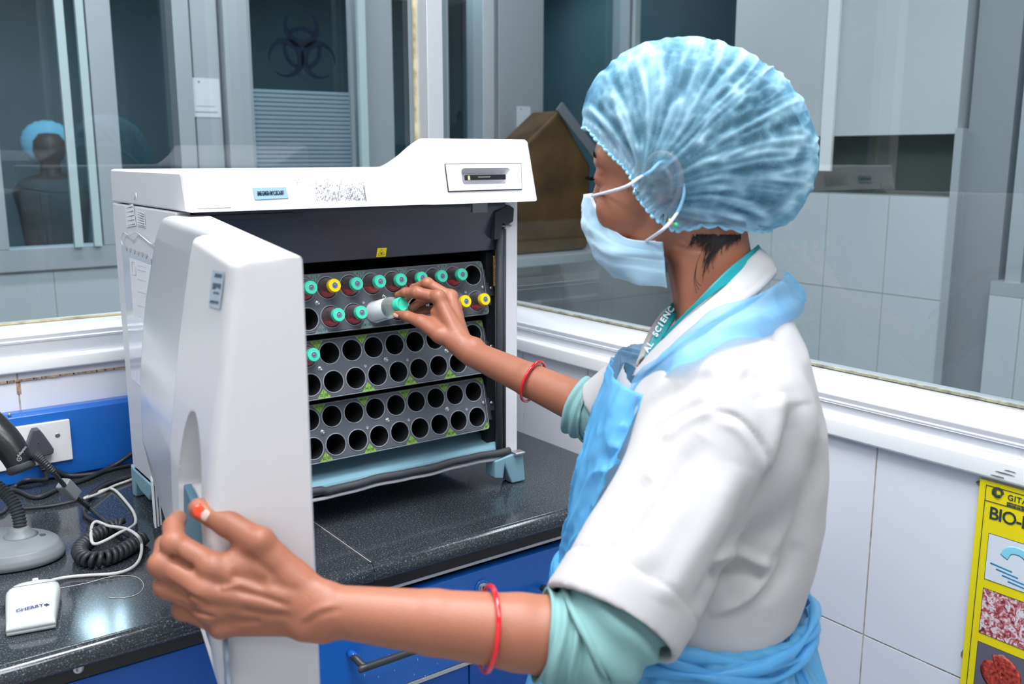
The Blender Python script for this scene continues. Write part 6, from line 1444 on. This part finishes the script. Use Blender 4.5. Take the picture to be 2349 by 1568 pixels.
mask = obj_np('face_mask', V, F, [M['mask_blue'], M['mask_white']], person, True, mi); s_ = mask.modifiers.new('s', 'SOLIDIFY'); s_.thickness = .0014
g_ = V.reshape(R_, C_, 3)
bm = bmesh.new(); tube(bm, g_[0, 2:-2]+HF*.0004, .0011, 8); 
for k in (2, 4): tube(bm, g_[k, C_//2-5:C_//2+6]+HF*.001, .0007, 6)
obj('edge_binding', bm, M['mask_white'], mask, True)
# ear loops
top_at = P(1395, 452, .985); low_at = P(1497, 549, .962)
lp_ = catmull([H(.092, .030, -.003), P(1430, 430, .966), P(1465, 409, .955), P(1493, 392, .950), P(1515, 372, .958), P(1538, 372, .962), P(1560, 402, .958), P(1569, 440, .955), P(1560, 475, .956), P(1543, 503, .955), P(1520, 527, .953), H(.022, .0585, -.050)], 8)
bm = bmesh.new(); tube(bm, lp_, .0017, 8); obj('ear_loop', bm, M['mask_white'], mask, True)
# ---------------------------------------------------------------- hair and cap
ang = math.radians(25); CC = P(1598, 336, 1.035); cr = 1.035/FPX
A1 = Rt*math.cos(ang)-Up*math.sin(ang); A2 = Rt*math.sin(ang)+Up*math.cos(ang); CFR = np.array([A1, A2, Fw])
def shell_r(D, grow_=0):     # radius along directions D from CC
    r1 = np.array([276*cr, 228*cr, .098])+grow_; k = 1/np.linalg.norm((D@CFR.T)/r1, axis=1)
    return k
def rimu(f):   # height of the elastic edge in the head's profile
    def fu(p): q = p-HO; return q@HF, q@HU
    A_, B_, C_, D_ = fu(P(1346, 292, 1.03)), fu(P(1440, 402, .965)), fu(P(1542, 517, .952)), fu(P(1790, 540, 1.03))
    xs_ = [D_[0], C_[0], B_[0], A_[0]]; ys_ = [D_[1], C_[1], B_[1], A_[1]]; return np.interp(f, xs_, ys_)
POLE = nrm(A2*1.0+A1*.42)
def cap_shell(name, mt, grow_, rimoff, wr, n=200, m=84, thick_=.0012):
    _, a, b = frame_of(POLE, tuple(HL)); V = []; fold = []
    for k in range(n):
        th = 2*PI*k/n; h_ = a*math.cos(th)+b*math.sin(th); phs = np.linspace(.02, PI*.92, 240); D = np.cos(phs)[:, None]*POLE+np.sin(phs)[:, None]*h_
        Q = CC+D*shell_r(D, grow_)[:, None]; rel = Q-HO; g = rel@HU-rimu(rel@HF)-rimoff; i = np.argmax(g < 0) if (g < 0).any() else len(phs)-1; pm = phs[i]
        if i > 0 and g[i] < 0: pm = phs[i-1]+(phs[i]-phs[i-1])*g[i-1]/(g[i-1]-g[i])
        ps = pm*np.linspace(0, 1, m)**.9; ps[0] = .01; D = np.cos(ps)[:, None]*POLE+np.sin(ps)[:, None]*h_; V.append((CC+D*shell_r(D, grow_)[:, None], D, np.linspace(0, 1, m), np.full(m, th)))
    X = np.concatenate([v[0] for v in V]); D = np.concatenate([v[1] for v in V]); s = np.concatenate([v[2] for v in V]); th = np.concatenate([v[3] for v in V])
    if wr is not None: disp, fo = wr(X, D, s, th)
    else: disp, fo = 0*s, 0*s
    def blur(a):
        a = a.reshape(n, m)
        for _ in range(3):
            a = .5*a+.25*(np.roll(a, 1, 0)+np.roll(a, -1, 0)); p_ = np.pad(a, ((0, 0), (1, 1)), 'edge'); a = .5*a+.25*(p_[:, :-2]+p_[:, 2:])
        return a.ravel()
    if n > 100: disp, fo = blur(disp), blur(fo)*1.12
    X = X+D*disp[:, None]
    F = np.array([(k*m+j, k*m+j+1, ((k+1) % n)*m+j+1, ((k+1) % n)*m+j) for k in range(n) for j in range(m-1)])
    o = obj_np(name, X, F, mt, person); at = o.data.attributes.new('fold', 'FLOAT', 'POINT'); at.data.foreach_set('value', np.clip(fo, 0, 1).astype(np.float32))
    if thick_: s_ = o.modifiers.new('s', 'SOLIDIFY'); s_.thickness = thick_
    return o, X
def cap_wr(X, D, s, th):
    loc = (X-CC)@CFR.T
    # pleats fan out from the temple; slanting crumples run across the crown
    pv = loc-np.array([-.035, -.075, 0]); az = np.arctan2(pv[:, 1], pv[:, 0]); rr = np.hypot(pv[:, 0], pv[:, 1])
    def ridge(v, pw): return (1-np.abs(2*v-1))**pw
    wob = .4*vnoise(loc*20, 8)
    a = ridge(vnoise(np.stack([az*15+1.6*wob, rr*15+1.0*vnoise(loc*26, 3), loc[:, 2]*9], 1), 5), 4)
    b = ridge(vnoise(np.stack([az*26+1.5*wob, rr*30+1.2*vnoise(loc*30, 13), loc[:, 2]*14], 1), 6), 4)
    c = ridge(vnoise(loc*np.array([95, 95, 95])+2*wob[:, None], 17), 6)
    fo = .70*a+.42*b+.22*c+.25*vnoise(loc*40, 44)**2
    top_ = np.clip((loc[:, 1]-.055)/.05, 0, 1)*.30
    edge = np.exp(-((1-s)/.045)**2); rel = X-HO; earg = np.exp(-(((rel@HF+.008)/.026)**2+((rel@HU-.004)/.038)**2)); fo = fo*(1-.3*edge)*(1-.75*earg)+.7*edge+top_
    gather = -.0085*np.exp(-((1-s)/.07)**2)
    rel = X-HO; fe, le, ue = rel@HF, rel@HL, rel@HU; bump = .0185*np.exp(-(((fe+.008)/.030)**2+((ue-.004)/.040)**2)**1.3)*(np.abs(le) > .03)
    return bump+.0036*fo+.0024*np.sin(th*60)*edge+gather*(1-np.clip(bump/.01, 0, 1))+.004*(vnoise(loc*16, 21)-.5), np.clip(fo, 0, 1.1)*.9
capm = bpy.data.materials.new('cap_fabric'); capm.use_nodes = True; nt = capm.node_tree; nt.nodes.clear()
o_ = nt.nodes.new('ShaderNodeOutputMaterial'); mx = nt.nodes.new('ShaderNodeMixShader'); tr = nt.nodes.new('ShaderNodeBsdfTransparent'); tr.inputs[0].default_value = (.62, .82, .95, 1)
df = nt.nodes.new('ShaderNodeBsdfDiffuse'); tl = nt.nodes.new('ShaderNodeBsdfTranslucent'); m2 = nt.nodes.new('ShaderNodeMixShader'); m2.inputs[0].default_value = .3
for n_ in (df, tl): n_.inputs[0].default_value = (.36, .66, .84, 1)
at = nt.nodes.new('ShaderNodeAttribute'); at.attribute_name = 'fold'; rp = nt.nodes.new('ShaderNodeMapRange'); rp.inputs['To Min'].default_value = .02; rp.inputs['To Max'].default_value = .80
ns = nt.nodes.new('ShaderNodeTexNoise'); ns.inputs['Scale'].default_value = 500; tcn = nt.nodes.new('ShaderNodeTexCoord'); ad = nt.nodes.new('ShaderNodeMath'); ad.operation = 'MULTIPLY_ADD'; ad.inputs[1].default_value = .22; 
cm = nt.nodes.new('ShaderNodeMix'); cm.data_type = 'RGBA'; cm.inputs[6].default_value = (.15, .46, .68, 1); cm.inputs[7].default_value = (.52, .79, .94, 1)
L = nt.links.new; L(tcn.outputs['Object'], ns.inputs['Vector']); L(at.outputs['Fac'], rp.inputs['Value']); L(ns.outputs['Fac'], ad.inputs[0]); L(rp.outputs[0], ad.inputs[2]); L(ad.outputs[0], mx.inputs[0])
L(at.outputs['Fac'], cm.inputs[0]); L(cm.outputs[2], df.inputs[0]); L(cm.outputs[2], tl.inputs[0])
L(df.outputs[0], m2.inputs[1]); L(tl.outputs[0], m2.inputs[2]); L(tr.outputs[0], mx.inputs[1]); L(m2.outputs[0], mx.inputs[2]); L(mx.outputs[0], o_.inputs[0])
M['cap_fabric'] = capm
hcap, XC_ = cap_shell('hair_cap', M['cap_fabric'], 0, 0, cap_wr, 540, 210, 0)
# elastic hem: a crimped band along the rim
rimp = XC_.reshape(540, 210, 3)[:, -1]; 
bm = bmesh.new(); kk = np.arange(1080)/2; rp_ = np.array([rimp[int(k) % 540]*(1-k % 1)+rimp[(int(k)+1) % 540]*(k % 1) for k in kk]); cen = rp_.mean(0); out_ = rp_-cen; out_ /= np.linalg.norm(out_, axis=1)[:, None]
tube(bm, rp_+out_*(.0007*np.sin(kk*1.3))[:, None], .0015+.0004*np.sin(kk*.9), 8, closed=True); mat('cap_hem', (.36, .68, .84), .8); obj('elastic_hem', bm, M['cap_hem'], hcap, True)
def hair_wr(X, D, s, th): return .002*(vnoise((X-CC)*60, 31)-.5)-.010*np.exp(-((1-s)/.10)**2), 0*s
hair_o, _ = cap_shell('hair', M['hair'], -.0105, .004, hair_wr, 90, 40, 0)
# front of the hair covers the near temple only from the cap edge; loose strands at the nape
bm = bmesh.new(); rs_ = random.Random(5)
base = [(1628, 552), (1645, 560), (1660, 556), (1612, 560)]
for k in range(230):
    t = rs_.random(); x0, y0 = 1700-110*t, 545+rs_.uniform(-8, 2); ln = rs_.random()**1.8*(.22+.78*math.exp(-((t-.42)/.16)**2))+.05
    pts = [onskin(x0, y0, .0015), onskin(x0-14*ln, y0+26*ln, .0012), onskin(x0-34*ln+rs_.gauss(0, 2), y0+60*ln, .0015), onskin(x0-44*ln+rs_.gauss(0, 4), y0+96*ln, .0016)]
    if max(abs(p@Fw-.98) for p in pts) > .06: continue
    tube(bm, catmull(pts, 5), [.00065*(1-i/16)+.00010 for i in range(16)], 4)
for k in range(3):
    pts = [P(1618, 560, .984), P(1600, 600, .981), P(1592+k*2, 640, .982), P(1598+k*5, 672-k*8, .985)]; tube(bm, catmull(pts, 6), .00035, 4)
for k in range(40):
    t = rs_.random(); x0 = 1445+90*t; y0 = 425+75*t+rs_.uniform(-4, 2); pts = [P(x0, y0, .962-.004*t), P(x0-4+rs_.gauss(0, 2), y0+rs_.uniform(6, 22), .962)]; tube(bm, pts, [.0003, .0001], 4)
obj('loose_strands', bm, M['hair'], hair_o)['kind'] = 'stuff'
# ---------------------------------------------------------------- apron of thin blue film
ap = bpy.data.materials.new('apron_film'); ap.use_nodes = True; nt = ap.node_tree; b_ = nt.nodes['Principled BSDF']
b_.inputs['Base Color'].default_value = (.17, .58, .92, 1); b_.inputs['Roughness'].default_value = .38; b_.inputs['Alpha'].default_value = .50; b_.inputs['Coat Weight'].default_value = .15
o_ = nt.nodes['Material Output']; tl = nt.nodes.new('ShaderNodeBsdfTranslucent'); tl.inputs[0].default_value = (.25, .65, .95, 1); mx = nt.nodes.new('ShaderNodeMixShader'); mx.inputs[0].default_value = .25
nt.links.new(b_.outputs[0], mx.inputs[1]); nt.links.new(tl.outputs[0], mx.inputs[2]); nt.links.new(mx.outputs[0], o_.inputs[0]); M['apron_film'] = ap
ap2 = ap.copy(); M['strap_film'] = ap2; b2 = ap2.node_tree.nodes['Principled BSDF']; b2.inputs['Alpha'].default_value = .24; b2.inputs['Base Color'].default_value = (.30, .66, .95, 1)
def film_wr(V, a=1.0, seed=0):
    r1 = 1-np.abs(2*vnoise(V*np.array([26, 26, 13])+2*vnoise(V*12, seed)[:, None], seed+1)-1); r2 = 1-np.abs(2*vnoise(V*52, seed+2)-1)
    return a*(.0060*r1**2.5+.0022*r2**2)
apr = thing_ = bpy.data.objects.new('apron', None); COL.objects.link(apr); apr.parent = person; apr.location = (0, 0, 0)
z0_, z1_ = P(1500, 1350, 1.03)[2], P(1460, 846, 1.03)[2]
lo = np.array([*(MID-.30)[:2], z0_-.01]); hi = np.array([*(MID+.30)[:2], z1_+.02])
V, F = grow([Fn(lambda p: torso(p, .0075), .01)], lo, hi, .0045 if FASTBODY else .0030)
F = F[:, ::-1] if np.einsum('ij,ij->', normals(V, F), V-V.mean(0)) < 0 else F
pp = pix(V); bx = np.interp(pp[:, 1], [840, 852, 900, 980, 1060, 1190, 1260, 1440], [1560, 1548, 1502, 1458, 1436, 1372, 1420, 1470]); bx = bx+6*(vnoise(np.stack([pp[:, 1]/22, pp[:, 1]*0, pp[:, 1]*0], 1), 3)-.5)
V, F = keep(V, F, (pp[:, 0] < bx) & (V[:, 2] > z0_) & (V[:, 2] < z1_)); V = smooth_rim(V, F, 30); N_ = normals(V, F); V = V+N_*film_wr(V, 1.0, 40)[:, None]
pp = pix(V); 
V = folds(V, N_, [([(1500, 900), (1450, 1000), (1400, 1120), (1350, 1230)], .0060, 14), ([(1462, 900), (1425, 1000), (1385, 1090)], -.005, 10), ([(1430, 1030), (1380, 1130), (1330, 1220)], .005, 9), ([(1440, 870), (1400, 960)], .004, 8)])
bib = obj_np('bib', V, F, M['apron_film'], apr); bib.modifiers.new('s', 'SOLIDIFY').thickness = .0005
# neck strap: a broad crumpled band over the shoulder
up_ = [(1786, 624, 1.060), (1796, 632, 1.045), (1786, 642, 1.010), (1752, 668, .958), (1700, 700, .928), (1640, 728, .920), (1580, 770, .926), (1525, 812, .942), (1470, 848, .962), (1436, 900, .985)]
lo_ = [(1835, 690, 1.10), (1838, 700, 1.065), (1822, 730, 1.010), (1770, 768, .925), (1725, 780, .895), (1660, 795, .885), (1600, 828, .895), (1550, 856, .915), (1505, 895, .945), (1462, 960, .975)]
def fit(L_, off):
    out = []
    for x, y, d in L_:
        h_ = hit(x, y, off, None) if x < 1760 else None
        out.append(P(x, y, d) if h_ is None or not np.isfinite(h_).all() else (h_ if abs(h_@Fw-d) < .06 else P(x, y, d)))
    o2 = [p.copy() for p in out]
    for i in range(1, len(out)-1):
        dm = (out[i-1]@Fw+2*(out[i]@Fw)+out[i+1]@Fw)/4; o2[i] = out[i]*min(dm, out[i]@Fw)/(out[i]@Fw)
    return o2
_hit = hit
def hit(px, py, off, dflt=1.0):
    d = P(px, py, 1.0); L_ = np.linalg.norm(d); h_ = bvh.ray_cast(Vector((0, 0, 0)), Vector(d/L_))
    return d*((h_[3]/L_)-off) if h_[0] is not None else (None if dflt is None else d*dflt)
st_ = sheet('neck_strap', fit(up_, .012), fit(lo_, .010), 110, 26, M['strap_film'], apr, .0005, .004, lambda V, t, s: film_wr(V*.7, 1.0, 60)+.0030*np.sin(s*9+t*4)*np.clip(t*3, .2, 1))
# waist: gathered band and skirt
def ringz(pyc, g=0.0):
    z = P(1560, pyc, DT)[2]; cx = np.interp(z, rz, rc[:, 0]); cy = np.interp(z, rz, rc[:, 1]); hh = np.interp(z, rz, rh)+g; ww = np.interp(z, rz, rw_)+g; return z, np.array([cx, cy]), hh, ww
def skirt(name, pys, gs, n, fr_, fa, seed, tilt=0.0):
    V = []; m = len(pys)
    for i, (py, g) in enumerate(zip(pys, gs)):
        z, c, hh, ww = ringz(py, g); t = i/(m-1)
        for k in range(n):
            a = 2*PI*k/n; w = 1+(fa[0]*(1-t)+fa[1]*t)*math.sin(a*fr_+2*math.sin(a*3+seed)+t*.8)+(.012+.01*t)*math.sin(a*fr_*2.3+seed)
            p = c+BF[:2]*math.cos(a)*hh*w+BL[:2]*math.sin(a)*ww*w; V.append((p[0], p[1], z+tilt*math.cos(a)))
    V = np.array(V); F = np.array([(i*n+k, (i+1)*n+k, (i+1)*n+(k+1) % n, i*n+(k+1) % n) for i in range(m-1) for k in range(n)]); N_ = normals(V, F); V = V+N_*film_wr(V, .8, seed)[:, None]
    o = obj_np(name, V, F, M['apron_film'], apr); o.modifiers.new('s', 'SOLIDIFY').thickness = .0005; return o
pys = [1324, 1334, 1346, 1362, 1385, 1415, 1470, 1580, 1640, 1720, 1820, 1950, 2100, 2300]
skirt('skirt', pys, [.004, .010, .012, .010, .014, .018, .022, .026, .03, .035, .04, .045, .05, .055], 200, 17, (.012, .035), 3, .014)
for k in range(4):
    zc_ = 1332+k*12; z, c, hh, ww = ringz(zc_, .014+.002*k); bm = bmesh.new(); aa = np.linspace(0, 2*PI, 120, endpoint=False)
    tube(bm, [(c[0]+BF[0]*math.cos(a)*hh+BL[0]*math.sin(a)*ww, c[1]+BF[1]*math.cos(a)*hh+BL[1]*math.sin(a)*ww, z+.014*math.cos(a)+.005*math.sin(a*5+k*2)) for a in aa], .0045+.0022*np.sin(aa*9+k), 8, closed=True); obj('waist_tie', bm, M['apron_film'], apr, True)
# trailing tie tails and knot at the back
for k, (pa, pb) in enumerate((([(1735, 1408, .955), (1752, 1450, .945), (1775, 1510, .945), (1800, 1600, .95), (1815, 1700, .96)], [(1772, 1402, .965), (1800, 1440, .955), (1830, 1500, .955), (1862, 1590, .96), (1880, 1700, .97)]), ([(1700, 1420, .935), (1725, 1480, .925), (1745, 1560, .925), (1755, 1660, .935)], [(1738, 1412, .94), (1765, 1470, .93), (1788, 1550, .93), (1805, 1660, .94)]))):
    sheet('tie_tail', [P(*p) for p in pa], [P(*p) for p in pb], 60, 18, M['apron_film'], apr, .0005, .008, lambda V, t, s: .006*np.sin(s*16+t*3+k)+film_wr(V, .8, 70+k))
bm = bmesh.new()
for k in range(5): tube(bm, catmull([P(1700+k*8, 1420+k*3, .94), P(1735, 1398-k*4, .935), P(1770-k*3, 1404+k*6, .945), P(1748, 1430+k*3, .935)], 6), .0045, 8)
obj('tie_knot', bm, M['apron_film'], apr, True)
# trousers and shoes (below the frame)
mat('trousers', (.10, .16, .17), .8); mat('shoes', (.03, .03, .035), .5)
for s in (1, -1):
    b0 = LX+BL*.075*s; bm = bmesh.new(); tube(bm, [b0-Zu*.02, b0-Zu*.3, b0-Zu*.5, np.array([b0[0], b0[1], FLOOR+.08])], [.096, .078, .066, .058], 24); obj('trouser_leg', bm, M['trousers'], person, True)
    bm = bmesh.new(); f0 = np.array([b0[0], b0[1], FLOOR]); pr_ = [(-.05, .030, .030, .055), (-.03, .038, .038, .075), (.04, .040, .036, .062), (.10, .046, .030, .048), (.16, .044, .022, .036), (.185, .025, .012, .020)]
    loftrings(bm, [[tuple(f0+BF*x+BL*(w*math.cos(a))+Zu*(max(hh*(.5+.5*math.sin(a)), .0)+.001)) for a in np.linspace(0, 2*PI, 20, endpoint=False)] for x, w, _, hh in pr_]); obj('shoe', bm, M['shoes'], person, True)
# ---------------------------------------------------------------- lift everything so that the floor is z = 0
for o in list(bpy.data.objects):
    if o.parent is None and o is not co:
        o.location.z += LIFT
bpy.context.view_layer.update()
